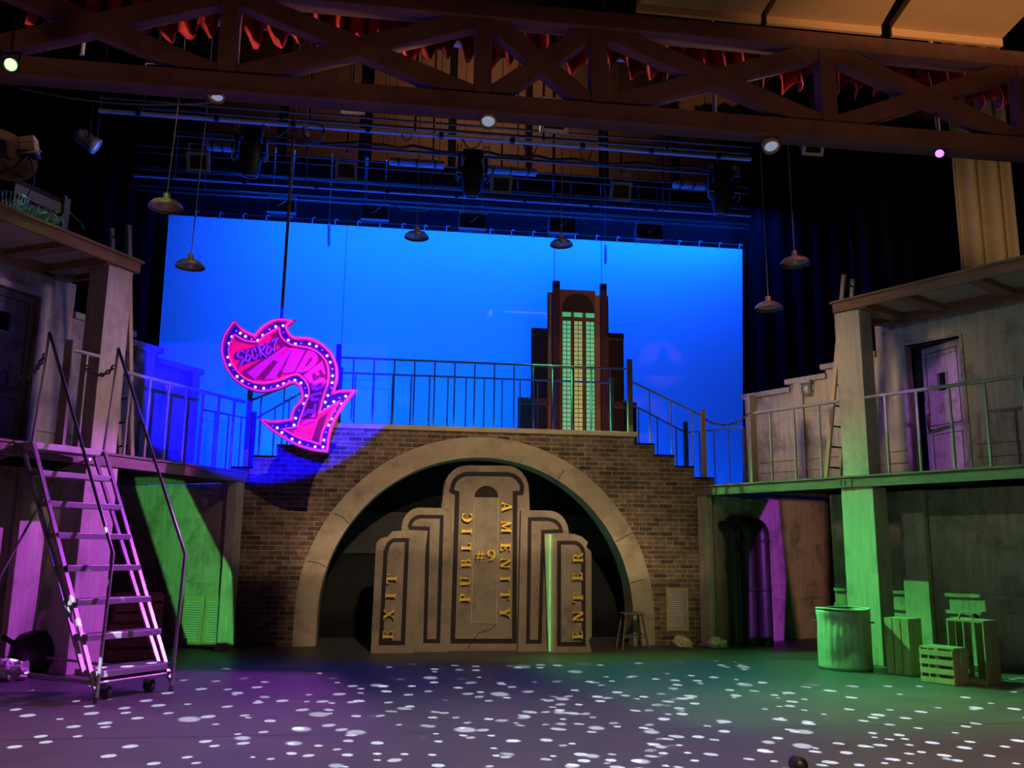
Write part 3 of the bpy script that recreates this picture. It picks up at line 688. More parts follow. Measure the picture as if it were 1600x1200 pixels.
def glyph(ch):
    """serif capital as polygons in a box one unit high; returns list of polygons"""
    th, tn, sf = 0.23, 0.09, 0.08
    def r(x0, y0, x1, y1): return [(x0, y0), (x1, y0), (x1, y1), (x0, y1)]
    def band(cx, cy, ox, oy, ix, iy, a0, a1, n=10, dx=0):
        return arc(cx, cy, ox, oy, a0, a1, n) + list(reversed(arc(cx + dx, cy, ix, iy, a0, a1, n)))
    def q(x0, y0, x1, y1, w): return [(x0 - w / 2, y0), (x0 + w / 2, y0), (x1 + w / 2, y1), (x1 - w / 2, y1)]
    S = lambda x0, x1, y: r(x0, y, x1, y + sf)
    if ch == 'I': return [r(.17, 0, .17 + th, 1), S(.03, .54, 0), S(.03, .54, 1 - sf)]
    if ch == 'L': return [r(.12, 0, .12 + th, 1), S(0, .5, 1 - sf), r(0, 0, .72, tn), r(.62, 0, .72, .3)]
    if ch == 'E': return [r(.12, 0, .12 + th, 1), r(0, 0, .72, tn), r(0, 1 - tn, .68, 1), r(.3, .46, .56, .54), r(.62, 0, .72, .28), r(.6, .75, .68, 1), r(.5, .38, .56, .62)]
    if ch == 'T': return [r(.3, 0, .3 + th, 1), r(0, 1 - tn, .83, 1), r(0, .72, .08, 1), r(.75, .72, .83, 1), S(.18, .65, 0)]
    if ch in 'PR':
        g = [r(.12, 0, .12 + th, 1), S(0, .5, 0), r(0, 1 - sf, .42, 1), band(.40, .73, .36, .27, .16, .19, -90, 90), r(.3, .46, .42, .54)]
        if ch == 'R': g.append([(.42, .5), (.58, .5), (.86, .08), (.92, .08), (.92, 0), (.68, 0)])
        return g
    if ch == 'B': return [r(.12, 0, .12 + th, 1), r(0, 0, .42, sf), r(0, 1 - sf, .42, 1), band(.40, .75, .30, .25, .12, .17, -90, 90), band(.40, .27, .36, .27, .16, .19, -90, 90), r(.3, .48, .42, .55)]
    if ch == 'U': return [r(.12, .3, .12 + th, 1), r(.66, .3, .75, 1), band(.435, .32, .315, .32, .225, .23, 180, 360, dx=.045), S(0, .47, 1 - sf), S(.54, .87, 1 - sf)]
    if ch == 'C': return [band(.45, .5, .45, .5, .24, .42, 45, 315, 18, dx=.05), r(.70, .66, .78, .98), r(.70, .02, .78, .3)]
    if ch == 'A': return [q(.12, 0, .42, 1, .10), q(.76, 0, .46, 1, .23), r(.25, .28, .68, .36), S(0, .3, 0), S(.56, .96, 0)]
    if ch == 'M': return [q(.14, 0, .17, 1, .09), r(.80, 0, 1.02, 1), q(.50, .05, .2, 1, .2), q(.50, .05, .84, 1, .09), S(0, .3, 0), S(.7, 1.12, 0), S(.02, .2, 1 - sf), S(.84, 1.12, 1 - sf)]
    if ch == 'N': return [r(.1, 0, .19, 1), r(.76, 0, .85, 1), q(.74, 0, .2, 1, .23), S(0, .3, 0), S(.0, .25, 1 - sf), S(.64, .97, 1 - sf)]
    if ch == 'Y': return [r(.36, 0, .36 + th, .5), q(.46, .42, .16, 1, .22), q(.5, .42, .82, 1, .10), S(.22, .72, 0), S(0, .36, 1 - sf), S(.66, .98, 1 - sf)]
    if ch == 'X': return [q(.80, 0, .18, 1, .23), q(.14, 0, .78, 1, .09), S(0, .32, 0), S(.6, .98, 0), S(.0, .38, 1 - sf), S(.62, .94, 1 - sf)]
    if ch == '#': return [q(.2, 0, .36, 1, .1), q(.56, 0, .72, 1, .1), r(0, .28, .9, .38), r(.05, .62, .95, .72)]
    if ch == '9': return [band(.38, .68, .38, .32, .18, .24, 0, 360, 20), [(.74, .7), (.56, .62), (.5, .3), (.18, .06), (.16, 0), (.36, .02), (.62, .2), (.74, .45)]]
def letter(ch, u, v, y, rot, size, name='letter'):
    cx, cz = K(u, v, y); g = glyph(ch)
    wdt = max(p[0] for poly in g for p in poly)
    co, si = math.cos(rad(rot)), math.sin(rad(rot)); mb = MB()
    for j, poly in enumerate(g):
        q = []
        for a, b in poly:
            a2, b2 = (a - wdt / 2) * size * 1.04, (b - 0.5) * size
            q.append((cx + a2 * co - b2 * si, cz + a2 * si + b2 * co))
        e = 0.0007 * j
        mb.prism(q, ff(y), -0.085 - e, -0.03 + e)
    o = mb.build(name, 'gold', kiosk); o['label'] = 'gold letter %s' % ch if ch.isalpha() else 'gold %s' % {'#': 'number sign', '9': 'figure 9'}[ch]
for ch, u, v in zip('EXIT', (163, 168, 177, 183), (1030, 915, 815, 720)): letter(ch, u, v, y_l, 90, 0.185)
for ch, u, v in zip('PUBLIC', (585, 588, 592, 592, 595, 598), (825, 735, 635, 545, 460, 385)): letter(ch, u, v, y_t, 90, 0.19)
for ch, u, v in zip('AMENITY', (815, 812, 808, 808, 806, 806, 805), (325, 435, 545, 635, 718, 808, 908)): letter(ch, u, v, y_t, -90, 0.19)
for ch, u, v in zip('ENTER', (1203, 1205, 1205, 1203, 1205), (1030, 925, 825, 710, 605)): letter(ch, u, v, y_l, 90, 0.19)
letter('#', 670, 595, y_t, 0, 0.19); letter('9', 730, 592, y_t, 0, 0.2)

# ------------------------------------------------------------------ stool
sp = atz(988, 1013); SX, SY = sp.x, sp.y
st = thing('stool', 'dark wooden stool with a square seat at the foot of the arch', 'stool', (SX, SY, 0))
zs = 0.66
MB().box(SX - 0.21, SX + 0.21, SY - 0.19, SY + 0.19, zs - 0.045, zs).build('seat', 'stool_wood', st, bevel=0.02)
legs = [(sx, sy) for sx in (-1, 1) for sy in (-1, 1)]
def legp(sx, sy, z): k = 0.15 + 0.10 * (1 - z / zs); return V((SX + sx * k, SY + sy * k * 0.9, z))
for sx, sy in legs: MB().tube([legp(sx, sy, 0), legp(sx, sy, zs - 0.04)], [0.02, 0.024], 8).build('leg', 'stool_wood', st)
for a, b, z in ((0, 1, .25), (2, 3, .25), (0, 2, .22), (1, 3, .22)):
    MB().rod(legp(*legs[a], z), legp(*legs[b], z), 0.013).build('stretcher', 'stool_wood', st)

# ------------------------------------------------------------------ louvred shutters
def shutter(f, a0, a1, b0, b1, label, group='louvred shutters', n=15):
    c = f((a0 + a1) / 2, b0, 0)
    t = thing('louvred_shutter', label, 'shutter', c, group)
    wd = (a1 - a0) * 0.13; hd = (b1 - b0) * 0.1
    MB().fbox(f, a0, a0 + wd, b0, b1, -0.04, 0).build('stile', 'shutter_wood', t)
    MB().fbox(f, a1 - wd, a1, b0, b1, -0.04, 0).build('stile', 'shutter_wood', t)
    MB().fbox(f, a0 + wd, a1 - wd, b0, b0 + hd, -0.04, 0).build('rail', 'shutter_wood', t)
    MB().fbox(f, a0 + wd, a1 - wd, b1 - hd, b1, -0.04, 0).build('rail', 'shutter_wood', t)
    MB().fbox(f, a0 + wd, a1 - wd, b0 + hd, b1 - hd, -0.006, 0).build('backing', 'black_paint', t)
    h = (b1 - b0 - 2 * hd) / n
    for i in range(n):
        z = b0 + hd + h * i
        p = [f(a0 + wd, z + h * .12, -0.036), f(a1 - wd, z + h * .12, -0.036), f(a1 - wd, z + h * .75, -0.012), f(a0 + wd, z + h * .75, -0.012)]
        q = [x + V((0, 0, h * 0.16)) for x in p]
        MB().hexa(p + q).build('slat', 'shutter_slat', t)
    return t
a = aty(1041, 986, YF); b = aty(1074, 919, YF)
shutter(F0, a.x, b.x, a.z, b.z, 'louvred shutter fixed to the brick wall between stool and corner post', n=17)

# ------------------------------------------------------------------ railings of the bridge
def railing(name, label, rail_pts, feet, post_pts, r=0.021, mat='rail_metal', extra=(), br=0.015):
    """rail_pts: polyline of the top rail; feet: list of (top point, bottom point); post_pts: (bottom, top, width)"""
    t = thing(name, label, 'railing', (rail_pts[0][0], rail_pts[0][1], min([b[2] for a, b in feet] + [p[0][2] for p in post_pts])), 'metal railings of the set')
    MB().tube(rail_pts, r, 8).build('top_rail', mat, t)
    for e in extra: MB().tube(e, r * 0.9, 8).build('rail', mat, t)
    for a, b in feet: MB().rod(a, b, br, 7).build('baluster', mat, t)
    for p, q, wd in post_pts: MB().bar(p, q, wd, wd, up=(0, 1, 0)).build('post', 'post_wood', t)
    return t
yr = YF + 0.05
pl, pr = aty(527, 600, yr).x, aty(984, 620, yr).x
zr = (aty(535, 556, yr).z + aty(975, 579, yr).z) / 2
n = 15
xs = [pl + (pr - pl) * (k + 0.75) / (n - .25) for k in range(n - 1)]
railing('railing', 'long straight front railing on the coping over the arch', [(pl, yr, zr), (pr, yr, zr)], [((x, yr, zr), (x, yr, CAPT)) for x in xs],
        [((pl, yr, CAPT), (pl, yr, aty(524, 538, yr).z), 0.10), ((pr, yr, CAPT), (pr, yr, aty(983, 562, yr).z), 0.10)])
# rear railing, same height
d = ray(760, 591); ybk = d.y * (zr - EYE.z) / d.z
ybk = min(max(ybk, YF + 1.0), YF + 1.9)
pl2, pr2 = aty(531, 610, ybk).x, aty(956, 640, ybk).x
xs = [pl2 + (pr2 - pl2) * (k + 0.8) / 15.0 for k in range(14)]
railing('railing', 'rear straight railing of the bridge, seen lower behind the front one', [(pl2, ybk, zr), (pr2, ybk, zr)], [((x, ybk, zr), (x, ybk, CAPT)) for x in xs],
        [((pl2, ybk, CAPT), (pl2, ybk, zr + 0.12), 0.09), ((pr2, ybk, CAPT), (pr2, ybk, zr + 0.12), 0.09)])
def step_z(x):
    k = max(0, math.ceil((abs(x - XC) - (xr - XC)) / RUN - 1e-6)); return CAPT - RISE * min(k, 5)
# stair railings, both ends, front and rear
def sloped(label, y, x0, z0, x1, z1, posttop, nb, rear=False):
    feet = []
    for k in range(nb):
        t_ = (k + 0.8) / (nb + 0.3); x = x0 + (x1 - x0) * t_; z = z0 + (z1 - z0) * t_
        feet.append(((x, y, z), (x, y, step_z(x))))
    railing('railing', label, [(x0, y, z0), (x1, y, z1)], feet, [((x1, y, step_z(x1) - 0.02), (x1, y, posttop), 0.09)])
a = aty(990, 597, yr); b = aty(1098, 650, yr)
sloped('sloping front railing down the bare brick steps beside the corner chain', yr, a.x - .03, a.z, b.x, b.z, aty(1098, 641, yr).z, 3)
CH_A = V((b.x + 0.05, yr, b.z - 0.06))
sl = (b.z - a.z)
a2 = aty(994, 636, ybk); b2 = aty(1071, 676, ybk)
sloped('sloping rear railing behind the steps by the corner chain', ybk, a2.x - .3, a2.z + .15, b2.x, b2.z, aty(1071, 659, ybk).z, 3)
BP_R = V((b2.x, ybk, b2.z))
al = aty(522, 562, yr); bl = aty(391, 616, yr)
sloped('sloping front railing down the violet-lit brick steps below the arrow sign', yr, 2 * XC - a.x + .03, a.z, bl.x, b.z, aty(388, 606, yr).z, 3)
FP_L = V((bl.x, yr, b.z))
b3 = aty(397, 652, ybk)
sloped('sloping rear railing half hidden behind the arrow sign', ybk, 2 * XC - a2.x - .1, a2.z + .05, b3.x, b2.z, b2.z + 0.16, 3)
BP_L = V((b3.x, ybk, b2.z))
# ------------------------------------------------------------------ the two wings
ROOF0, ROOF1 = 6.05, 6.245
TW = 1.5                        # set-back of the wing walls
WING_END = 7.4
NAME = {'L': 'rolling-stair', 'R': 'dustbin'}
DZ = {'R': 3.12, 'L': 3.16}
def wing(side):
    near = NAME[side]; D = DZ[side]
    g = lambda t: (lambda a, b, d: W(side, a, t + d, b))
    # deck
    dk = thing('platform', 'raised wooden deck of the wing on the %s side' % near, 'platform', W(side, 0, 0, D - 0.2))
    s_end = WING_END
    MB().wbox(side, 0.0, s_end, 0.05, 4.4, D - 0.07, D).build('deck_top', 'dark_board', dk)
    MB().wbox(side, -0.02, s_end, -0.02, 0.05, D - 0.2, D - 0.03).build('fascia', 'deck_edge', dk, bevel=0.006)
    MB().wbox(side, -0.04, s_end, -0.05, 0.06, D - 0.03, D).build('edge_board', 'deck_edge', dk)
    MB().wbox(side, 0.0, 0.05, 0.0, 4.4, D - 0.2, D - 0.05).build('end_beam', 'deck_edge', dk)
    for s in (1.6, 3.2, 4.8, 6.4): MB().wbox(side, s, s + 0.08, 0.05, 4.3, D - 0.2, D - 0.07).build('joist', 'dark_board', dk)
    # stair treads joining the deck to the bridge
    if side == 'R':
        p = onside('R', 1322, 752)[0]
        sp_ = MB().wbox(side, p - .15, p + 0.12, -0.032, -0.02, D - 0.19, D - 0.04).build('splice_plate', 'deck_edge', dk)
        mb = MB()
        for ds in (-.08, .0): 
            for dz in (-.15, -.115, -.08): mb.ball(W(side, p + ds, -0.036, D + dz), 0.012, 6)
        mb.build('bolts', 'iron', sp_)
    # corner post below the deck
    cp = thing('corner_post', 'plain timber post where the brick bridge meets the %s wing' % near, 'post', W(side, 0.12, 0.1, 0), kind='thing')
    MB().wbox(side, 0.02, 0.24, 0.0, 0.2, 0.0, D - 0.2).build('post', 'plaster_trim', cp, bevel=0.008)
    MB().wbox(side, -0.02, 0.28, -0.04, 0.24, 0.0, 0.03).build('foot_plate', 'plaster_trim', cp)
    # big pillars
    s0 = {'R': 3.27, 'L': 3.02}[side]; s1 = s0 + {'R': 0.60, 'L': 0.60}[side]
    lo = thing('pillar', 'square pillar holding up the deck on the %s side' % near, 'pillar', W(side, s0, 0, 0), 'square pillars of the wings', kind='thing')
    MB().wbox(side, s0, s1, 0.02, 0.44, 0.0, D - 0.2).build('shaft', 'plaster_trim', lo, bevel=0.01)
    up = thing('pillar', 'square upper pillar between deck and canopy roof on the %s side' % near, 'pillar', W(side, s0, 0, D), 'square pillars of the wings', kind='thing')
    MB().wbox(side, s0 + 0.05, s1 - 0.06, 0.04, 0.42, D, ROOF0).build('shaft', 'plaster_trim', up, bevel=0.01)
    # canopy roof
    rf = thing('canopy_roof', 'flat timber canopy roof over the upper door on the %s side' % near, 'roof', W(side, s0, 0, ROOF0), kind='thing')
    r0 = {'R': 3.36, 'L': 3.02}[side] - 0.02
    MB().wbox(side, r0, s_end, 0.0, 2.6, ROOF1 - 0.05, ROOF1).build('roof_board', 'dark_board', rf)
    MB().wbox(side, r0, s_end, -0.03, 0.03, ROOF0, ROOF1 - 0.03).build('fascia', 'painted_beam', rf, bevel=0.006)
    MB().wbox(side, r0 - 0.04, s_end, -0.07, 0.03, ROOF1 - 0.03, ROOF1 + 0.01).build('drip_edge', 'painted_beam', rf)
    MB().wbox(side, r0, r0 + 0.05, 0.03, 2.6, ROOF0, ROOF1 - 0.05).build('end_fascia', 'painted_beam', rf)
    MB().wbox(side, r0 + 0.05, s_end, 0.05, TW - 0.12, ROOF1 - 0.09, ROOF1 - 0.06).build('soffit', 'soffit', rf)
    for s in (1.15, 2.35, 3.5): MB().wbox(side, r0 + s, r0 + s + 0.22, 0.03, TW - 0.1, ROOF0 + 0.01, ROOF1 - 0.09).build('rafter', 'painted_beam', rf)
    MB().wbox(side, r0 + 0.05, s_end, TW - 0.22, TW - 0.02, ROOF0 - 0.02, ROOF1 - 0.08).build('wall_plate', 'painted_beam', rf)
    MB().wbox(side, r0 + .4, r0 + 0.62, 0.03, TW - 0.1, ROOF0 - 0.02, ROOF1 - 0.09).build('rafter', 'painted_beam', rf)
    # upper wall, stepped, with a doorway
    hs = onside(side, {'R': 1375, 'L': 103}[side], {'R': 640, 'L': 600}[side], TW)[0]
    if side == 'R':
        e0 = onside('R', 1167, 690, TW)[0]
        st = [(e0, onside('R', 1157, 624, TW)[1]), (onside('R', 1234, 605, TW)[0], onside('R', 1231, 600, TW)[1]), (onside('R', 1290, 582, TW)[0], onside('R', 1290, 576, TW)[1]), (hs - 0.25, onside('R', 1369, 556, TW)[1])]
        dl, dr = onside('R', 1421, 640, TW)[0], onside('R', 1508, 630, TW)[0]
        dtop = onside('R', 1412, 541, TW)[1]
    else:
        e0 = onside('L', 305, 660, TW)[0]
        st = [(e0, onside('L', 318, 586, TW)[1]), (onside('L', 243, 600, TW)[0], onside('L', 246, 550, TW)[1]), (onside('L', 197, 600, TW)[0], onside('L', 190, 520, TW)[1]), (hs - 0.62, onside('L', 130, 500, TW)[1])]
        dr, dl = onside('L', -58, 600, TW)[0], onside('L', 44, 600, TW)[0]
        dtop = onside('L', 50, 462, TW)[1]
    poly = [(e0, D)]
    for k, (s, z) in enumerate(st):
        nxt = st[k + 1][0] if k < 3 else hs
        poly += [(s, z), (nxt, z)]
    poly += [(hs, ROOF0 + 0.02), (s_end, ROOF0 + 0.02), (s_end, D)]
    poly += [(dr, D), (dr, dtop), (dl, dtop), (dl, D)]
    G = g(TW)
    wl = thing('wall_%s_upper' % {'L': 'left', 'R': 'right'}[side], 'stepped plaster wall on the upper deck, %s side' % near, 'wall', W(side, e0, TW, D), kind='structure')
    MB().prism(poly, G, 0, 0.14).build('plaster_face', 'plaster', wl)
    for k, (s, z) in enumerate(st):
        nxt = st[k + 1][0] if k < 3 else hs
        MB().fbox(G, s - 0.09, nxt + (0.02 if k < 3 else 0), z - 0.02, z + 0.09, -0.06, 0.2).build('cap', 'plaster_trim', wl, bevel=0.01)
    pil = [e0 + 0.02, (st[1][0] + 0.12)]
    for s in pil:
        top = [z for ss, z in st if ss <= s + 0.05][-1]
        MB().fbox(G, s, s + 0.2, D, top, -0.05, 0).build('pilaster', 'plaster_trim', wl)
    z1 = onside('R', 1195, 721, TW)[1] - D if side == 'R' else 0.42
    z0 = onside('R', 1195, 738, TW)[1] - D if side == 'R' else 0.22
    for (b0, b1) in ((z0 - .02, z0 + .02), (z1 - .025, z1 + .025)):
        MB().fbox(G, e0, dl - 0.1, D + b0, D + b1, -0.03, 0).build('dado_rail', 'plaster', wl)
        MB().fbox(G, dr + 0.1, s_end, D + b0, D + b1, -0.03, 0).build('dado_rail', 'plaster', wl)
    # lower back wall
    ls = {'R': onside('R', 1302, 880, TW)[0], 'L': 2.6}[side]
    lw = thing('wall_%s_lower' % {'L': 'left', 'R': 'right'}[side], 'plaster wall under the deck, %s side' % near, 'wall', W(side, ls, TW, 0), kind='structure')
    MB().wbox(side, ls, s_end, TW, TW + 0.12, 0, D - 0.2).build('plaster_face', 'plaster', lw)
    for (b0, b1) in ((0.82, 0.88), (1.10, 1.16)):
        MB().wbox(side, ls, s_end, TW - 0.04, TW, b0, b1).build('dado_rail', 'plaster', lw)
    ps = {'R': onside('R', 1411, 900, 1.32)[0], 'L': onside('L', 72, 812, 1.32)[0]}[side]
    bp = thing('pillar', 'rear pillar engaged in the wall under the deck on the %s side' % near, 'pillar', W(side, ps, TW - .2, 0), 'square pillars of the wings', kind='thing')
    MB().wbox(side, ps, ps + 0.46, TW - 0.18, TW - 0.045, 0, D - 0.2).build('shaft', 'plaster_trim', bp, bevel=0.01)
    # end wall under the deck
    ew = thing('wall_%s_end' % {'L': 'left', 'R': 'right'}[side], 'plaster end wall in the recess under the deck, %s side' % near, 'wall', W(side, 0.1, 1.0, 0), kind='structure')
    es = {'R': 0.30, 'L': -0.10}[side]
    MB().wbox(side, es - 0.1, es, 0.26, 4.6, 0, D - 0.2).build('plaster_face', 'plaster', ew)
    for (b0, b1) in ((0.84, 0.89), (1.14, 1.19)):
        MB().wbox(side, es, es + 0.035, 0.22, 4.6, b0, b1).build('dado_rail', 'plaster', ew)
    return dict(hs=hs, dl=dl, dr=dr, dtop=dtop, e0=e0, st=st, s0=s0, s1=s1, es=es)
WR = wing('R'); WL = wing('L')
# closing dark wall at the far end of each recess
for side in 'LR':
    lw = MB().wbox(side, -0.4, 7.4, 4.6, 4.75, 0, 3.0).build('wall_%s_recess' % {'L': 'left', 'R': 'right'}[side], 'black_velour', kind='structure')

# ------------------------------------------------------------------ doors on the upper decks
def door_leaf(f, wd, ht, mat, root, win, handle_a):
    """f(a, b, d): a across the leaf, b up, d through it (negative toward us)"""
    wa0, wa1, wb0, wb1 = win
    lf = MB().prism([(0, 0), (wd, 0), (wd, ht), (0, ht)], f, 0, 0.045, holes=[[(wa0, wb0), (wa1, wb0), (wa1, wb1), (wa0, wb1)]]).build('leaf', mat, root)
    mb = MB()
    mb.strip([(.12 * wd, .40 * ht), (.9 * wd, .40 * ht), (.9 * wd, .95 * ht), (.12 * wd, .95 * ht)], 0.014, f, -0.006, 0.0, True)
    mb.strip([(.14 * wd, .02 * ht), (.86 * wd, .02 * ht), (.86 * wd, .33 * ht), (.14 * wd, .33 * ht)], 0.014, f, -0.006, 0.0, True)
    for k in range(9): mb.ball(f(wd * (.16 + .085 * k), .915 * ht, -0.004), 0.011, 5)
    mb.build('panel_line', 'door_line', lf)
    MB().strip([(wa0, wb0), (wa1, wb0), (wa1, wb1), (wa0, wb1)], 0.035, f, -0.02, 0.0, True).build('window_frame', mat, lf)
    b = 0.43 * ht
    MB().tube([f(handle_a, b + .14, 0), f(handle_a, b + .14, -0.06), f(handle_a, b + .07, -0.09), f(handle_a, b - .07, -0.09), f(handle_a, b - .14, -0.06), f(handle_a, b - .14, 0)], 0.013, 7).build('handle', 'iron', lf)
    return lf
# right: leaf swung inward
D = DZ['R']; dl, dr = WR['dl'], WR['dr']; wd = (dr - dl) * 0.98; ht = WR['dtop'] - D - 0.03
hinge = W('R', dr - 0.02, TW + 0.07, D + 0.01)
best = None
for k in range(5, 80):
    a = rad(k); e = hinge + (W('R', -math.cos(a), math.sin(a), 0) - W('R', 0, 0, 0)) * wd
    q = e + V((0, 0, 1.0)) - EYE; u = 800 + FPX * q.dot(RGT) / q.dot(FWD)
    if best is None or abs(u - 1448) < best[0]: best = (abs(u - 1448), a)
a_ = best[1]
ex = (W('R', -math.cos(a_), math.sin(a_), 0) - W('R', 0, 0, 0)); nx = V((ex.y, -ex.x, 0))
if nx.dot(EYE - hinge) > 0: nx = -nx
fd = lambda a, b, d: hinge + ex * a + V((0, 0, b)) + nx * d
dt = thing('door', 'distressed door ajar with a small square window and purple glow', 'door', hinge, kind='thing')
door_leaf(fd, wd, ht, 'door_wood', dt, (wd * .40, wd * .64, ht * .64, ht * .79), wd * .88)
fr = lambda a, b, d: W('R', a, TW + d, b)
mb = MB(); mb.fbox(fr, dl - 0.05, dl, D, WR['dtop'] + 0.04, -0.03, 0.2); mb.fbox(fr, dl, dr + .05, WR['dtop'], WR['dtop'] + 0.04, -0.03, 0.2); mb.fbox(fr, dr, dr + 0.05, D, WR['dtop'], -0.03, 0.2)
o = mb.build('door_frame', 'door_wood'); o['label'] = 'wooden frame around the doorway of the purple-lit door'; o['category'] = 'door frame'; o['kind'] = 'structure'
bb = MB().wbox('R', dl - 1.0, dr + 0.8, TW + 2.2, TW + 2.3, D + .01, ROOF0).build('wall_behind_door', 'black_velour', kind='structure')
# escape railing behind the open door
p0, p1 = W('R', dl + 0.10, TW + 0.45, D), W('R', dl + 0.22, TW + 1.1, D)
er = thing('railing', 'short magenta-lit railing seen through the open doorway', 'railing', p0, 'metal railings of the set')
hz = onside('R', 1428, 637, TW + 0.4)[1]
for p, hgt in ((p0, hz + 0.08), (p1, hz)): MB().bar(p, V((p.x, p.y, hgt)), 0.06, 0.06).build('post', 'rail_metal', er)
MB().rod(V((p0.x, p0.y, hz)), V((p1.x, p1.y, hz)) , 0.025).build('top_rail', 'rail_metal', er)
# left door, standing just open in its frame
D = DZ['L']; dl, dr = WL['dl'], WL['dr']; wd = abs(dr - dl); ht = WL['dtop'] - D - 0.02
dt = thing('door', 'dark purple-lit plank door with a small window beside the stair landing', 'door', W('L', dr, TW, D), kind='thing')
fl_ = lambda a, b, d: W('L', dl + a, TW + 0.02 + d, D + 0.01 + b)
ws = onside('L', 18, 500, TW); 
door_leaf(fl_, wd - 0.02, ht, 'door_dark', dt, (ws[0] - dl, ws[0] - dl + 0.26, ht * .73, ht * .86), wd * .40)
mb = MB(); frl = lambda a, b, d: W('L', a, TW + d, b)
mb.fbox(frl, dl - 0.14, dl, D, WL['dtop'] + 0.1, -0.08, 0.16); mb.fbox(frl, dl, dr + .1, WL['dtop'], WL['dtop'] + 0.1, -0.08, 0.16)
o = mb.build('door_frame', 'plaster_trim'); o['label'] = 'tan frame around the dark door by the stair landing'; o['category'] = 'door frame'; o['kind'] = 'structure'

# ------------------------------------------------------------------ deck railings
def deck_rail(side, label, s_pts, zr_, posts, skip=None, t=0.06):
    D = DZ[side]; (sa, sb, step, s_off) = s_pts
    feet = []; s = sa + s_off
    while s < sb - 0.05:
        feet.append((W(side, s, t, zr_), W(side, s, t, D))); s += step
    return railing('railing', label, [W(side, sa, t, zr_), W(side, sb, t, zr_)], feet, [(W(side, s, t, D), W(side, s, t, z), wd) for s, z, wd in posts], r=0.031, br=0.023)
s_a = onside('R', 1172, 660)[0]; s_p = onside('R', 1352, 700)[0]
deck_rail('R', 'deck railing between the corner chain and the leaning ladder', (s_a, WR['s0'] + 0.05, 0.53, 0.42), 4.455, [(s_a, onside('R', 1168, 618)[1], 0.12)])
CH_B = W('R', s_a, 0.0, 4.47)
deck_rail('R', 'deck railing in front of the open purple door', (WR['s1'] - 0.06, 7.2, 0.55, 0.36), 4.455, [])
s_b = onside('L', 384, 660)[0]
deck_rail('L', 'deck railing lit violet between the stair pillar and brick steps', (max(0.05, s_b), WL['s0'] + 0.05, 0.42, 0.28), 4.45, [])
s_c = onside('L', 108, 600)[0]
deck_rail('L', 'short deck railing with a wooden post beside the stair opening', (WL['s1'] - 0.06, s_c, 0.5, 0.22), onside('L', 115, 545)[1], [(s_c, onside('L', 109, 530)[1], 0.11)])
# rear deck rails at the bridge end
bw = W('R', WR['e0'], TW - .1, 4.2)
zr2 = BP_R.z
ev = [BP_R.lerp(V((bw.x, bw.y, zr2)), k / 4) for k in range(1, 4)]
railing('railing', 'low rear railing of the deck below the corner chain', [BP_R, V((bw.x, bw.y, zr2))], [(p, V((p.x, p.y, DZ['R']))) for p in ev], [(V((bw.x, bw.y, DZ['R'])), V((bw.x, bw.y, zr2)), 0.05)])
bw = W('L', WL['e0'] - .05, TW - .1, 4.2)
ev = [BP_L.lerp(V((bw.x, bw.y, BP_L.z)), k / 4) for k in range(1, 4)]
railing('railing', 'low rear railing of the deck against the violet-lit wall end', [BP_L, V((bw.x, bw.y, BP_L.z))], [(p, V((p.x, p.y, DZ['L']))) for p in ev], [(V((bw.x, bw.y, DZ['L'])), V((bw.x, bw.y, BP_L.z)), 0.05)])
mb = MB(); chain_links(mb, catenary(CH_A, CH_B, 0.18, 24), 0.075, 0.010)
o = mb.build('chain', 'chain_metal'); o['label'] = 'chain slung between the brick step post and the ladder-side deck railing'; o['category'] = 'chain'

# ------------------------------------------------------------------ wall lamps in cages
def bulkhead(f, a, b, label, mat='iron'):
    t = thing('wall_lamp', label, 'wall lamp', f(a, b, 0), 'caged wall lamps')
    MB().fbox(f, a - 0.12, a + 0.12, b + 0.1, b + 0.16, -0.14, 0).build('hood', 'plaster_trim', t, bevel=0.01)
    mb = MB()
    for k in range(5): mb.tube([f(a - 0.1 + 0.05 * k, b + 0.1, -0.12), f(a - 0.095 + 0.0475 * k, b - .1, -0.11), f(a - .06 + 0.03 * k, b - 0.17, -0.04)], 0.008, 5)
    for z, wv in ((0.04, .1), (-0.05, .1), (-.12, .085)): mb.tube([f(a - wv, b + z, -0.02), f(a - wv, b + z, -0.12), f(a + wv, b + z, -0.12), f(a + wv, b + z, -0.02)], 0.008, 5)
    mb.build('cage', 'rig_grey', t)
    MB().ball(f(a, b - 0.02, -0.06), 0.065, 10, (1, 1, 1.5)).build('glass', 'bulb_glass', t)
GR = lambda a, b, d: W('R', a, TW + d, b)
GL = lambda a, b, d: W('L', a, TW + d, b)
a = onside('R', 1264, 607, TW); bulkhead(GR, a[0], a[1], 'caged wall lamp on the stepped wall beside the leaning ladder')
a = onside('L', 214, 556, TW); bulkhead(GL, a[0], a[1], 'caged wall lamp on the stepped wall behind the stair-side pillar')
GE = lambda a, b, d: W('L', WL['es'] - d, a, b)
a = onend('L', 325, 781, WL['es']); bulkhead(GE, a[0], a[1], 'caged wall lamp in the dark above the pair of shutters')
GER = lambda a, b, d: W('R', WR['es'] - d, a, b)
a = onend('R', 1163, 792, WR['es']); bulkhead(GER, a[0], a[1], 'caged wall lamp in the dark above the vertical pipes')

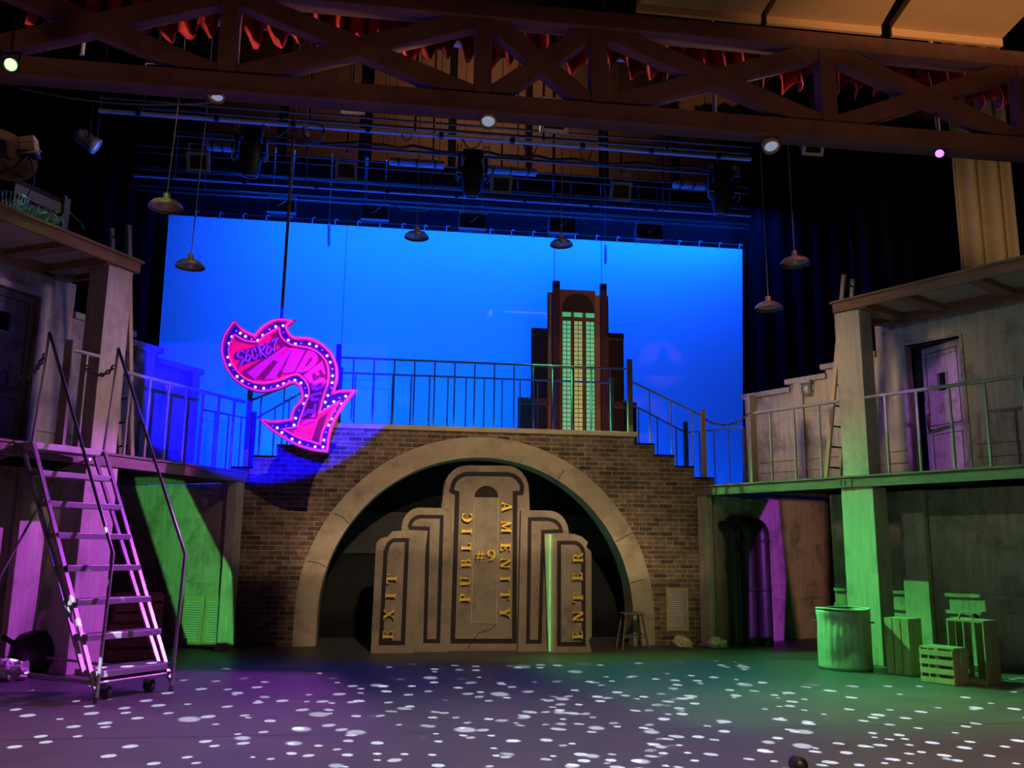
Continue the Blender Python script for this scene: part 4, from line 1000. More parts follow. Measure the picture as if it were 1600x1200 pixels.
# shutters leaning on the wall under the stair-side deck
for (u0, u1, lab) in ((282, 313, 'green-lit louvred shutter leaning under the deck, the one nearer the rolling stair'), (316, 351, 'green-lit louvred shutter leaning under the deck, the one nearer the corner post')):
    sx = WL['es'] + 0.16
    p, q = onend('L', u0, 1000, sx), onend('L', u1, 1000, sx); zt_ = onend('L', u1, 931, sx)[1]
    fs_ = lambda a, b, d, sx=sx: W('L', sx - d - 0.06 * (b / 0.95), a, b)
    shutter(fs_, min(p[0], q[0]), max(p[0], q[0]), 0.02, zt_, lab, n=17)

# ------------------------------------------------------------------ pipes
def stack_pipe(s, t, h, r, label, lean):
    b = W('R', s, t, 0); tp = thing('pipe', label, 'pipe', b, 'stand pipes')
    pts = [b, b + V((0, 0, h - 0.3))]
    d = W('R', -1, 0, 0) - W('R', 0, 0, 0)
    d = V((d.x, d.y, 0)).normalized()
    MB().tube(pts, r, 18).build('shaft', 'pipe_paint', tp)
    c = b + V((0, 0, h - 0.32))
    el = [c + d * (0.2 * (1 - math.cos(rad(k * 15)))) + V((0, 0, 0.2 * math.sin(rad(k * 15)))) for k in range(7)]
    MB().tube(el + [el[-1] + d * max(0.02, s - WR['es'] - 0.22)], r, 18).build('elbow', 'pipe_paint', tp)
    for z in (1.05, 2.0): MB().lathe([(r, z), (r + 0.012, z), (r + 0.012, z + 0.05), (r, z + 0.05)], Matrix.Translation(b), 18).build('collar', 'pipe_paint', tp)
hp = onend('R', 1150, 808, 0.6)[1]
stack_pipe(0.58, 0.36, hp - 0.05, 0.10, 'dark stand pipe closest to the corner post', 1)
stack_pipe(0.72, 0.64, hp, 0.145, 'stand pipe in the middle of three, catching light on its edge', 1)
stack_pipe(0.74, 1.08, hp - .02, 0.155, 'black stand pipe beside the purple-lit end wall', 1)

# ------------------------------------------------------------------ ladders
def ladder(side, L0, L1, R0, R1, rungs, label):
    t = thing('ladder', label, 'ladder', W(side, *L0), 'leaning ladders')
    l0, l1, r0, r1 = [W(side, *p) for p in (L0, L1, R0, R1)]
    for a, b in ((l0, l1), (r0, r1)): MB().bar(a, b, 0.075, 0.055, up=NT(side)).build('rail', 'ladder_wood', t)
    for k in range(rungs):
        x = (k + 0.6) / rungs
        MB().rod(l0.lerp(l1, x), r0.lerp(r1, x), 0.018, 7).build('rung', 'ladder_rung', t)
def lad_pts(side, lb, lt, rb, rt, tl, tr):
    D = DZ[side]; out = []
    for b, tp, t in ((lb, lt, tl), (rb, rt, tr)):
        sb, zb = onside(side, b[0], b[1], t); s2, z2 = onside(side, tp[0], tp[1], t)
        k = (D - zb) / (z2 - zb); out += [(sb + (s2 - sb) * k, t, D), (s2, t, z2)]
    return out
a, b, c, d = lad_pts('R', (1291, 745), (1319, 429), (1312, 745), (1333, 436), 0.35, 0.72)
ladder('R', a, b, c, d, 10, 'wooden ladder leaning beside the ladder-side pillar and rising past the canopy with the open door')
def t_clear(u, v, smax):
    t = 0.2
    while onside('L', u, v, t)[0] > smax and t < 2.5: t += 0.02
    return t
a, b, c, d = lad_pts('L', (186, 703), (174, 357), (205, 703), (201, 352), t_clear(176, 380, 2.9), t_clear(202, 385, 2.9))
ladder('L', a, b, c, d, 10, 'wooden ladder behind the purple-lit pillar beside the rolling stair')

# ------------------------------------------------------------------ rolling stair
A0 = atz(149.5, 1099); B0 = atz(267, 1080)
wv = (B0 - A0); SWD = wv.length; wv.normalize(); cv = V((-wv.y, wv.x, 0))
def S3(a, c, z): return A0 + wv * a + cv * c + V((0, 0, z))
rs = thing('rolling_stair', 'tall metal rolling staircase lit purple on the stage floor', 'stairs', A0)
def step_at(k): return (0.25 * k, 0.35 + 0.40 * k)
for k in range(7):
    c, z = step_at(k)
    fS = lambda a, b, d: S3(a, d, b)
    tr = MB().fbox(fS, 0.0, SWD, z - 0.075, z, c + 0.01, c + (0.44 if k == 0 else 0.27)).build('tread', 'stair_tread', rs, bevel=0.006)
fS = lambda a, b, d: S3(a, d, b)
LZ = 3.13
MB().fbox(fS, -0.02, SWD + 0.02, LZ - 0.09, LZ, 1.74, 2.08).build('landing', 'stair_tread', rs, bevel=0.006)
for a in (0.0, SWD):
    for off in (0.02, 0.27): MB().bar(S3(a, off, 0.12 + (0.2 if off > .1 else 0)), S3(a, 1.72 + off, LZ - 0.02), 0.035, 0.05, up=wv).build('stringer', 'stair_metal', rs)
    hr = MB().tube([S3(a, 0.0, 0.0), S3(a, -0.06, 1.7), S3(a, 1.66, 4.6), S3(a, 1.76, LZ)], 0.022, 8).build('handrail', 'stair_metal', rs)
    MB().rod(S3(a, 0, 0), S3(a, 0, 0.07), 0.028).build('foot', 'rubber', hr)
    MB().rod(S3(a, 2.75, 2.88), S3(a, 2.95, 0.24), 0.022).build('rear_post', 'stair_metal', rs)
    MB().rod(S3(a, 0.03, 0.22), S3(a, 2.95, 0.24), 0.02).build('base_bar', 'stair_metal', rs)
    MB().rod(S3(a, 2.05, LZ - 0.12), S3(a, 2.75, 2.88), 0.02).build('frame_bar', 'stair_metal', rs)
    cs = MB(); cs.tube([S3(a, 2.95, 0.26), S3(a, 2.95, 0.16)], 0.025); cs.fbox(fS, a - 0.045, a - 0.035, 0.06, 0.18, 2.89, 3.01); cs.fbox(fS, a + 0.035, a + 0.045, 0.06, 0.18, 2.89, 3.01)
    cf = cs.build('caster_fork', 'stair_metal', rs)
    MB().tube([S3(a - 0.03, 2.95, 0.1), S3(a + 0.03, 2.95, 0.1)], 0.1, 18).build('caster_wheel', 'rubber', cf)
MB().rod(S3(SWD, 2.75, 2.86), S3(0, 2.94, 0.3), 0.018).build('brace', 'stair_metal', rs)
MB().rod(S3(0, 2.95, 0.24), S3(SWD, 2.95, 0.24), 0.02).build('base_bar', 'stair_metal', rs)
MB().rod(S3(0, 0.03, 0.22), S3(SWD, 0.03, 0.22), 0.018).build('base_bar', 'stair_metal', rs)
# spring undercarriage below the first step
MB().fbox(fS, 0.15, SWD - 0.05, 0.19, 0.23, 0.03, 0.3).build('undercarriage', 'stair_metal', rs)
for a in (0.25, SWD - 0.2):
    cf = MB().fbox(fS, a - 0.05, a + 0.05, 0.12, 0.19, 0.12, 0.22).build('caster_fork', 'stair_metal', rs)
    MB().tube([S3(a - 0.025, 0.17, 0.085), S3(a + 0.025, 0.17, 0.085)], 0.085, 16).build('caster_wheel', 'rubber', cf)
# chains of the landing
pk_r = S3(SWD, 1.70, 4.35); pk_l = S3(0, 1.70, 4.3)
q = W('L', WL['s1'] + .35, 0.06, 4.42)
mb = MB(); chain_links(mb, catenary(V(pk_r), W('L', s_c - .32, 0.06, 4.40), 0.14), 0.085, 0.011)
o = mb.build('chain', 'chain_metal'); o['label'] = 'short chain from the stair handrail to the deck railing by the pillar'; o['category'] = 'chain'
pd = onside('L', 14, 565, 0.9)
mb = MB(); chain_links(mb, catenary(V(pk_l), W('L', pd[0], 0.9, pd[1]), 0.28), 0.085, 0.011)
o = mb.build('chain', 'chain_metal'); o['label'] = 'chain drooping from the stair handrail towards the dark plank door'; o['category'] = 'chain'

# ------------------------------------------------------------------ crates
def crate(c, yaw, sx, sy, sz, label, mat='crate_wood', style='horizontal', n=4, gap=0.28, open_top=True, group='slatted crates'):
    """c: a bottom corner (front vertical edge); x along yaw, y to the left of it"""
    t = thing('crate', label, 'crate', c, group)
    ux = V((math.cos(yaw), math.sin(yaw), 0)); uy = V((-math.sin(yaw), math.cos(yaw), 0))
    f = lambda a, b, d: V(c) + ux * a + uy * d + V((0, 0, b))
    th = 0.018
    def face_slats(axis, at_, lo, hi):
        # slats on a face; axis 'x': face spans x at y=at_, axis 'y': face spans y at x=at_
        if style == 'horizontal':
            h = sz / n
            for k in range(n):
                z0, z1 = k * h + 0.004, k * h + h * (1 - gap)
                if axis == 'x': MB().fbox(f, lo, hi, z0, z1, at_ - th / 2, at_ + th / 2).build('slat', mat, t)
                else: MB().fbox(f, at_ - th / 2, at_ + th / 2, z0, z1, lo, hi).build('slat', mat, t)
        else:
            L = (hi - lo) / n
            for k in range(n):
                p, q = lo + k * L, lo + k * L + L * (1 - gap)
                if axis == 'x': MB().fbox(f, p, q, 0, sz, at_ - th / 2, at_ + th / 2).build('slat', mat, t)
                else: MB().fbox(f, at_ - th / 2, at_ + th / 2, 0, sz, p, q).build('slat', mat, t)
    return t, f, ux, uy, face_slats
yawR = math.atan2(CO, -SI)        # upstage along the deck edge of the right wing
def RFRAME(corner):
    """local frame at a corner: a runs upstage along -s, d runs away from the stage (t)"""
    us = (W('R', -1, 0, 0) - W('R', 0, 0, 0)); ut = NT('R')
    return lambda a, b, d: V(corner) + us * a + ut * d + V((0, 0, b))
def slat_box(name, f, sa, sd, sz, label, mat, lit, dark, group, extra=None):
    t = thing(name, label, 'crate', f(0, 0, 0), group)
    th = 0.02
    lit(t, f, th); dark(t, f, th)
    return t
# tall crate standing on end: vertical boards
c = atz(1425, 1056); fA = RFRAME(c)
t = thing('crate', 'tall slatted crate standing on end between dustbin and low crate', 'crate', c, 'slatted crates')
sa, sd, sz = 0.40, 0.36, 0.83
for k in range(3): MB().fbox(fA, 0.005 + k * 0.135, 0.125 + k * 0.135, 0, sz, 0, 0.02).build('slat', 'crate_wood', t)
for k in range(3): MB().fbox(fA, 0, 0.02, 0, sz, 0.022 + k * 0.115, 0.128 + k * 0.115).build('slat', 'crate_wood', t)
for k in range(3): MB().fbox(fA, sa - 0.02, sa, 0, sz, 0.022 + k * 0.115, 0.128 + k * 0.115).build('slat', 'crate_wood', t)
for z in (0.0, sz - 0.02): MB().fbox(fA, 0.02, sa - 0.02, z, z + 0.02, 0.02, sd).build('end_board', 'crate_wood', t)
for k in range(3): MB().fbox(fA, 0.005 + k * 0.135, 0.125 + k * 0.135, 0, sz, sd, sd + 0.02).build('slat', 'crate_wood', t)
# low crate: horizontal slats toward the stage
c = atz(1492, 1072); fB = RFRAME(c)
t = thing('crate', 'low crate with horizontal green-lit slats in front of the tall ones', 'crate', c, 'slatted crates')
sa, sd, sz = 0.49, 0.44, 0.50
for k in range(4): MB().fbox(fB, 0, sa, 0.01 + k * 0.125, 0.085 + k * 0.125, 0, 0.018).build('slat', 'crate_wood', t)
for k in range(4): MB().fbox(fB, 0, sa, 0.01 + k * 0.125, 0.085 + k * 0.125, sd, sd + 0.018).build('slat', 'crate_wood', t)
for a in (0.0, sa - 0.02):
    for k in range(2): MB().fbox(fB, a, a + 0.02, 0.0, sz, 0.02 + k * 0.215, 0.2 + k * 0.215).build('end_board', 'crate_wood', t)
MB().fbox(fB, sa / 2 - .03, sa / 2 + .03, 0.0, sz, 0.02, 0.04).build('batten', 'crate_wood', t)
for k in range(3): MB().fbox(fB, 0.02, sa - 0.02, sz - 0.02, sz, 0.025 + k * 0.145, 0.14 + k * 0.145).build('slat', 'crate_wood', t)
for k in range(3): MB().fbox(fB, 0.02, sa - 0.02, 0, 0.015, 0.025 + k * 0.145, 0.155 + k * 0.145).build('slat', 'crate_wood', t)
# tall open crate
c = W('R', 5.83, -0.65, 0); fC = RFRAME(c)
t = thing('crate', 'tall open-fronted crate standing on end with a hoop handle on top', 'crate', c, 'slatted crates')
sa, sd, sz = 0.53, 0.42, 0.88
for k in range(2): MB().fbox(fC, 0, 0.02, 0, sz, 0.0 + k * 0.215, 0.20 + k * 0.215).build('slat', 'crate_wood', t)
for k in range(2): MB().fbox(fC, sa - 0.02, sa, 0, sz, 0.0 + k * 0.215, 0.20 + k * 0.215).build('slat', 'crate_wood', t)
for z in (0.0, sz - 0.03): MB().fbox(fC, 0.02, sa - 0.02, z, z + 0.03, 0.0, sd).build('end_board', 'crate_wood', t)
for a in (0.06, 0.22, 0.38): MB().fbox(fC, a, a + 0.10, 0.03, sz - 0.03, sd - 0.02, sd).build('slat', 'crate_wood', t)
hp_ = [fC(0.30 + 0.10 * math.cos(rad(x)), sz + 0.11 * math.sin(rad(x)), 0.12) for x in range(0, 181, 15)]
MB().tube(hp_, 0.012, 7).build('handle', 'crate_wood', t)

# crates behind the stair
def red_crate(c, yaw, sx, sy, sz, label, rows):
    ux = V((math.cos(yaw), math.sin(yaw), 0)); uy = V((-math.sin(yaw), math.cos(yaw), 0)); c = V(c)
    f = lambda a, b, d: c + ux * a + uy * d + V((0, 0, b))
    t = thing('crate', label, 'crate', c, 'crates behind the rolling stair')
    h = sz / rows
    for d in (0, sy):
        for k in range(rows): MB().fbox(f, 0, sx, k * h + 0.01, (k + 0.82) * h, d, d + 0.02).build('slat', 'crate_red', t)
    for a in (0.0, sx - 0.025):
        for k in range(rows - 1): MB().fbox(f, a, a + 0.025, k * h * rows / (rows - 1) + .01, (k + .8) * h * rows / (rows - 1), 0.02, sy).build('end_board', 'crate_red', t)
    MB().fbox(f, 0.02, sx - 0.02, 0.0, 0.02, 0.02, sy).build('bottom', 'crate_red', t)
    for k in range(3): MB().fbox(f, 0.02, sx - 0.02, sz - 0.02, sz, 0.03 + k * sy / 3, 0.03 + (k + .75) * sy / 3).build('slat', 'crate_red', t)
c = atz(166, 1034); e = atz(250, 1030)
yw = math.atan2(e.y - c.y, e.x - c.x); Lc = (e - c).length
red_crate(c, yw, Lc, 0.5, 0.60, 'reddish crate on the floor behind the rolling stair, bottom of the stack', 3)
red_crate(c + V((0.06, 0.03, 0.605)), yw + 0.03, Lc * 0.9, 0.45, 0.44, 'reddish crate on top of the stack behind the rolling stair', 3)

# ------------------------------------------------------------------ dustbin
c = atz(1337, 1049); c = V((c.x, c.y + 0.3, 0))
tc_ = thing('dustbin', 'dented galvanised dustbin without a lid beside the green pillar', 'bin', c)
RB, RT, HB = 0.40, 0.405, 0.93
mb = MB(); nn, mm = 72, 16
rnd = random.Random(3); dents = [(rnd.uniform(0, 6.28), rnd.uniform(.15, .8), rnd.uniform(.015, .04), rnd.uniform(.1, .25)) for _ in range(16)]
vs = []; fs = []
for i in range(mm + 1):
    z = HB * i / mm
    for k in range(nn):
        a = 2 * math.pi * k / nn
        r = RB + (RT - RB) * i / mm + (0.009 * math.cos(a * 24) if 1 < i < mm - 1 else 0.0) + (0.012 if i in (1, mm - 1) else 0)
        for da, dz, dp, wd in dents:
            q = ((math.cos(a) - math.cos(da)) ** 2 + (math.sin(a) - math.sin(da)) ** 2) * RB ** 2 + (z - dz) ** 2
            r -= dp * math.exp(-q / (wd * wd * .3))
        vs.append((c.x + r * math.cos(a), c.y + r * math.sin(a), z))
for i in range(mm):
    for k in range(nn): fs.append((i * nn + k, i * nn + (k + 1) % nn, (i + 1) * nn + (k + 1) % nn, (i + 1) * nn + k))
mb._add(vs, fs, True); body = mb.build('body', 'galvanised', tc_); sm = body.modifiers.new('wall', 'SOLIDIFY'); sm.thickness = 0.008
MB().lathe([(0.01, 0.02), (RB - 0.02, 0.02), (RB - .02, 0.035), (0.01, 0.035)], Matrix.Translation(c), 40).build('bottom', 'galvanised', tc_)
MB().tube([(c.x + (RT + .004) * math.cos(a * math.pi / 20), c.y + (RT + .004) * math.sin(a * math.pi / 20), HB + 0.012 * math.sin(a * .35)) for a in range(40)], 0.016, 8, closed=True).build('rim', 'galvanised', tc_)
for sg in (-1, 1):
    e = V((c.x + sg * (RT + 0.0) * CO, c.y - sg * RT * SI, HB - 0.2))
    d = V((sg * CO, -sg * SI, 0)); k = V((SI, CO, 0))
    MB().tube([e - k * .09, e - k * .09 + d * .05, e + k * .09 + d * .05, e + k * .09], 0.01, 6).build('handle', 'iron', tc_)

# ------------------------------------------------------------------ crumpled paper and rags
def crumple(name, c, r, label, mat, cat, n=3, seed=1, flat=0.5):
    rn = random.Random(seed); mb = MB()
    from mathutils import noise
    for j in range(n):
        o = V((rn.uniform(-r, r), rn.uniform(-r * .5, r * .5), 0)) * (0.9 if n > 1 else 0); rr = r * rn.uniform(.6, .95); off = V((rn.random() * 50, rn.random() * 50, 0))
        nu, nv = 18, 12; vs = []; fs = []
        for i in range(nv + 1):
            for k in range(nu):
                th = math.pi * i / nv; ph = 2 * math.pi * k / nu
                d = V((math.sin(th) * math.cos(ph), math.sin(th) * math.sin(ph), math.cos(th)))
                q = noise.cell_vector(d * 3.1 + off)
                rad_ = rr * (0.55 + 0.75 * abs(noise.noise(d * 2.6 + off)) + 0.22 * q.x)
                p = d * rad_; p.z *= flat; p += o; p.z = max(0.004, p.z + rr * flat * 0.55)
                vs.append(V(c) + p)
        for i in range(nv):
            for k in range(nu): fs.append((i * nu + k, i * nu + (k + 1) % nu, (i + 1) * nu + (k + 1) % nu, (i + 1) * nu + k))
        mb._add(vs, fs)
    o = mb.build(name, mat); o['label'] = label; o['category'] = cat
c = atz(1070, 1011); crumple('newspaper', (c.x, c.y, 0), 0.21, 'crumpled newspaper on the floor under the wall shutter', 'newspaper', 'paper', 3, 4, .75)
c = atz(1129, 1012); crumple('newspaper', (c.x, c.y, 0), 0.19, 'ball of crumpled newspaper between corner post and stand pipes', 'newspaper', 'paper', 3, 9, .8)
c = W('L', onside('L', 2, 1030, 0.55)[0], 0.55, 0); crumple('rag_heap', (c.x, c.y, 0), 0.26, 'pinkish heap of crumpled rags at the frame edge behind the stair', 'rag', 'rags', 4, 12, .8)
c = atz(513, 994); c = (c.x, c.y + .1, 0); crumple('paper_scrap', c, 0.09, 'tiny paper scrap inside the arch beside the kiosk', 'newspaper', 'paper', 2, 15, .6)
# round black pot
c = W('L', onside('L', 57, 1010, 0.62)[0], 0.62, 0)
dr_ = thing('round_pot', 'round black pot on the floor behind the rolling stair', 'pot', c)
MB().lathe([(0.01, 0.0), (0.18, 0.0), (0.28, 0.08), (0.345, 0.24), (0.33, 0.40), (0.24, 0.53), (0.12, 0.58), (0.01, 0.59)], Matrix.Translation(c), 28).build('body', 'black_paint', dr_)
MB().rod(c + V((-0.28, -.1, 0.42)), c + V((-0.42, -.14, 0.52)), 0.035).build('side_handle', 'black_paint', dr_)

# ------------------------------------------------------------------ tipped chair at the frame edge
b0 = atz(1588, 1043); b0 = V((b0.x, b0.y, 0))
cx = thing('chair', 'dark chair tipped over with legs in the air beside the tall crate', 'chair', b0)
fT = lambda a, b, d: b0 + RGT_F * a + V((0, 0, b)) + BK_F * d
RGT_F = V((1, -0.1, 0)).normalized(); BK_F = V((0.1, 1, 0)).normalized()
def tb(p, q, wd, hd, n): MB().bar(fT(*p), fT(*q), wd, hd).build(n, 'black_paint', cx)
MB().hexa([fT(-0.27, 0.32, 0), fT(0.35, -0.0 + .03, 0), fT(0.35, 0.03, .42), fT(-0.27, .32, .42), fT(-0.25, 0.36, 0), fT(0.38, 0.07, 0), fT(0.38, 0.07, .42), fT(-0.25, .36, .42)]).build('seat', 'pipe_paint', cx)
tb((-0.25, .34, .02), (-0.62, .84, .02), .045, .045, 'leg'); tb((-0.25, .34, .40), (-0.44, .84, .40), .045, .045, 'leg')
tb((.30, .08, .02), (-0.02, .78, .2), .045, .045, 'leg'); tb((.33, .08, .40), (.12, .62, .42), .045, .045, 'leg')
tb((-.28, .36, .01), (.3, .16, .01), .03, .04, 'rail'); 
tb((.34, .05, .02), (.95, .2, .02), .045, .045, 'back_post'); tb((.34, .05, .40), (.95, .2, .40), .045, .045, 'back_post')
tb((.7, .12, .02), (.7, .12, .4), .05, .02, 'back_slat'); tb((.9, .18, .02), (.9, .18, .4), .05, .02, 'back_slat')

# ------------------------------------------------------------------ skyscraper cut-out
YT = 21.6
def TT(u, v): p = aty(780 + 0.225 * u, 420 + 0.225 * v, YT); return (p.x, p.z)
def tz(v): return TT(550, v)[1]
tw = thing('skyline_tower', 'flown cut-out of a stepped tower with lit green windows', 'set piece', (TT(550, 1180)[0], YT, 3.2))
Tz0 = 3.0
def slab(name, u0, u1, v_top, mat, d0, d1, v_bot=None):
    x0, x1 = TT(u0, 700)[0], TT(u1, 700)[0]
    zt_ = TT((u0 + u1) / 2, v_top)[1]; z0 = Tz0 if v_bot is None else TT((u0 + u1) / 2, v_bot)[1]
    return MB().fbox(ff(YT), x0, x1, z0, zt_, d0, d1).build(name, mat, tw)
slab('centre_slab', 425, 672, 148, 'tower_brown', 0.0, 0.1)
slab('buttress', 335, 372, 163, 'tower_tan', 0.0, 0.08)
slab('buttress', 372, 418, 88, 'tower_purple', -0.06, 0.1)
slab('buttress', 405, 432, 172, 'tower_brown', -0.02, 0.1)
slab('buttress', 664, 706, 186, 'tower_tan', -0.02, 0.1)
slab('buttress', 706, 748, 108, 'tower_purple', -0.06, 0.1)
slab('buttress', 746, 762, 190, 'tower_brown', 0.0, 0.08)
for u0, u1, v in ((226, 338, 410), (758, 868, 446)):
    slab('wing', u0, u1, v, 'tower_dark', 0.04, 0.12)
    slab('wing_band', u0 - 2, u1 + 2, v, 'tower_brown', 0.02, 0.12, v + 44)
    slab('band_line', u0 - 2, u1 + 2, v + 42, 'tower_tan', 0.01, 0.1, v + 48)
for u0, u1, v in ((136, 336, 896), (762, 948, 925)):
    slab('low_wing', u0, u1, v, 'tower_dark', 0.0, 0.1)
    slab('wing_band', u0 - 2, u1 + 2, v, 'tower_brown', -0.02, 0.1, v + 44)
    slab('band_line', u0 - 2, u1 + 2, v + 42, 'tower_tan', -0.03, 0.1, v + 48)
P = [TT(u, 270) for u in (438,)]; cxx = TT(550, 300); hw = TT(662, 300)[0] - cxx[0]
ztop = tz(172); zbase = tz(300)
MB().prism([(cxx[0] + hw, zbase)] + arc(cxx[0], zbase, hw, ztop - zbase, 0, 180, 20), ff(YT), -0.02, 0.0).build('arched_panel', 'tower_dark', tw)
for u0, u1, m in ((438, 498, 'window_glow_side'), (519, 579, 'window_glow_mid'), (602, 662, 'window_glow_side')):
    x0, x1 = TT(u0, 700)[0], TT(u1, 700)[0]
    MB().fbox(ff(YT), x0, x1, tz(336) , tz(306), -0.015, 0.0).build('window', 'window_green', tw)
    wc = MB().fbox(ff(YT), x0 - .01, x1 + .01, Tz0, tz(362), -0.01, 0.0).build('window_column', 'groove', tw)
    mb = MB(); z = tz(366); h = (tz(366) - tz(1130)) / 25
    while z - h > Tz0:
        for k in range(2):
            xa = x0 + (x1 - x0) * (0.03 + 0.5 * k); mb.fbox(ff(YT), xa, xa + (x1 - x0) * 0.43, z - h * 0.84, z, -0.02, -0.01)
        z -= h
    mb.build('panes', m, wc)
for u in (386, 716):
    x = TT(u, 300)[0]
    MB().rod((x, YT + 0.05, tz(95)), (x, YT + 0.05, 19.5), 0.008, 5).build('hanging_wire', 'rig_black', tw)
# ------------------------------------------------------------------ arrow sign
YS = 15.2
def Z5(u, v): p = aty(330 + 0.1917 * u, 490 + 0.1917 * v, YS); return (p.x, p.z)
def bez(pts, n=5):
    """smooth closed outline; points flagged with a third value 1 stay sharp"""
    m = len(pts); out = []
    for i in range(m):
        p0, p1, p2, p3 = pts[i - 1], pts[i], pts[(i + 1) % m], pts[(i + 2) % m]
        t1 = (0, 0) if len(p1) > 2 else ((p2[0] - p0[0]) / 2, (p2[1] - p0[1]) / 2)
        t2 = (0, 0) if len(p2) > 2 else ((p3[0] - p1[0]) / 2, (p3[1] - p1[1]) / 2)
        if len(p1) > 2: t1 = ((p2[0] - p1[0]) * .7, (p2[1] - p1[1]) * .7)
        if len(p2) > 2: t2 = ((p2[0] - p1[0]) * .7, (p2[1] - p1[1]) * .7)
        for k in range(n):
            t = k / n; h00 = 2 * t ** 3 - 3 * t * t + 1; h10 = t ** 3 - 2 * t * t + t; h01 = -2 * t ** 3 + 3 * t * t; h11 = t ** 3 - t * t
            out.append((h00 * p1[0] + h10 * t1[0] + h01 * p2[0] + h11 * t2[0], h00 * p1[1] + h10 * t1[1] + h01 * p2[1] + h11 * t2[1]))
    return out
OUT = [(195, 70, 1), (265, 145), (355, 190, 1), (430, 112), (540, 58), (660, 68, 1), (612, 112), (640, 178), (690, 207), (800, 212), (900, 260), (980, 340), (1020, 440), (1022, 540), (992, 655, 1), (1060, 638), (1168, 636, 1), (1080, 745), (1000, 885), (962, 1000), (945, 1126, 1), (830, 1110), (700, 1070), (560, 990), (470, 925), (412, 868, 1), (510, 886), (655, 868, 1), (680, 780), (740, 705), (738, 620), (690, 570), (640, 573), (560, 610), (420, 637), (310, 610), (200, 540), (130, 440), (95, 310), (118, 185)]
INN = [(196, 180, 1), (280, 228), (392, 242, 1), (440, 188), (552, 125, 1), (575, 200), (640, 256), (720, 275), (800, 288), (880, 330), (938, 400), (958, 480), (950, 580), (915, 690), (882, 822, 1), (1042, 722, 1), (965, 860), (912, 960), (888, 1066, 1), (780, 1036), (690, 1002), (588, 945, 1), (660, 935), (705, 925, 1), (735, 840), (772, 740), (800, 660), (785, 580), (740, 522), (690, 500), (600, 532), (500, 562), (400, 572), (300, 545), (220, 480), (165, 390), (150, 290)]
zc = Z5(540, 60)
sg = thing('marquee_sign', 'pink marquee arrow sign with bulbs reading SECRET HIDEOUT', 'sign', (zc[0], YS, Z5(800, 1110)[1]))
PO = [Z5(*p) for p in bez(OUT)]; PI_ = [Z5(*p) for p in bez(INN)]
FS = ff(YS)
MB().prism(PO, FS, 0.0, 0.16).build('back_box', 'sign_pink', sg)
MB().prism(PO, FS, -0.004, 0.0).build('channel', 'sign_channel', sg)
MB().prism(PI_, FS, -0.05, -0.004).build('face_panel', 'sign_pink', sg)
MB().strip(PO, 0.055, FS, -0.075, 0.0, True).build('outer_rim', 'sign_rim', sg)
MB().tube([FS(a, b, -0.085) for a, b in PO], 0.012, 6, closed=True).build('outer_neon', 'neon_rim', sg)
MB().strip(PI_, 0.04, FS, -0.075, -0.004, True).build('inner_rim', 'sign_rim', sg)
MB().tube([FS(a, b, -0.08) for a, b in PI_], 0.010, 6, closed=True).build('inner_neon', 'neon_rim', sg)
LIT = [(240, 163), (382, 222), (422, 181), (528, 110), (588, 102), (630, 220), (688, 250), (803, 250), (858, 270), (945, 347), (972, 400), (990, 510), (986, 566), (952, 670), (931, 725), (1000, 720), (957, 762), (1097, 676), (1063, 738), (982, 860), (958, 912), (920, 1033), (912, 1090), (848, 1087), (722, 1052), (660, 1025), (578, 972), (540, 933), (677, 910), (690, 855), (757, 737), (777, 672), (733, 568), (684, 547), (592, 574), (545, 594), (430, 612), (362, 602), (256, 552), (214, 516), (155, 420), (140, 358), (149, 247), (172, 192), (282, 190)]
UNL = [(330, 210), (205, 145), (475, 133), (592, 157), (735, 245), (905, 300), (988, 455), (980, 610), (925, 780), (1045, 690), (1010, 800), (937, 970), (788, 1072), (612, 1000), (500, 915), (612, 915), (717, 790), (768, 610), (635, 552), (490, 603), (307, 575), (180, 465), (140, 295)]
for pts, m in ((LIT, 'bulb_lit'), (UNL, 'bulb_glass')):
    for u, v in pts:
        a, b = Z5(u, v)
        MB().ball(FS(a, b, -0.035), 0.021 if m == 'bulb_lit' else 0.017, 8).build('bulb', m, sg)
def za(u, v): px, py = 360 + u / 15, 520 + v / 15; return Z5((px - 330) / 0.1917, (py - 490) / 0.1917)
def zb(u, v): px, py = 440 + u / 8, 530 + v / 8; return Z5((px - 330) / 0.1917, (py - 490) / 0.1917)
def flat(name, mat, polys, d0, holes=None, label=None):
    mb = MB()
    for i, p in enumerate(polys): mb.prism(p, FS, d0 - 0.012 - 0.0006 * i, -0.045, holes=(holes or {}).get(i, ()))
    o = mb.build(name, mat, sg)
    if label: o['label'] = label
    return o
flat('dark_band', 'sign_dark', [[za(*p) for p in q] for q in ([(115, 60), (140, 200), (420, 270), (640, 290), (420, 235), (180, 110)], [(970, 60), (1120, 0), (1200, 190), (1420, 330), (1520, 360), (1180, 345), (1000, 140)], [(240, 945), (1190, 365), (1285, 345), (420, 960), (590, 1105), (300, 1045)], [(600, 1100), (1020, 660), (1140, 680), (800, 1105)], [(1100, 1040), (1460, 400), (1560, 410), (1180, 1060)])]
     + [[Z5(*p) for p in [(820, 1042), (880, 862), (955, 808), (872, 1052)]]]
     + [[zb(*p) for p in q] for q in ([(0, 440), (160, 140), (330, 110), (480, 190), (560, 300), (590, 470), (470, 800), (440, 990), (250, 1000), (330, 800), (350, 640), (280, 470), (170, 440)],)], -0.05)  # dark red bands of the sign face
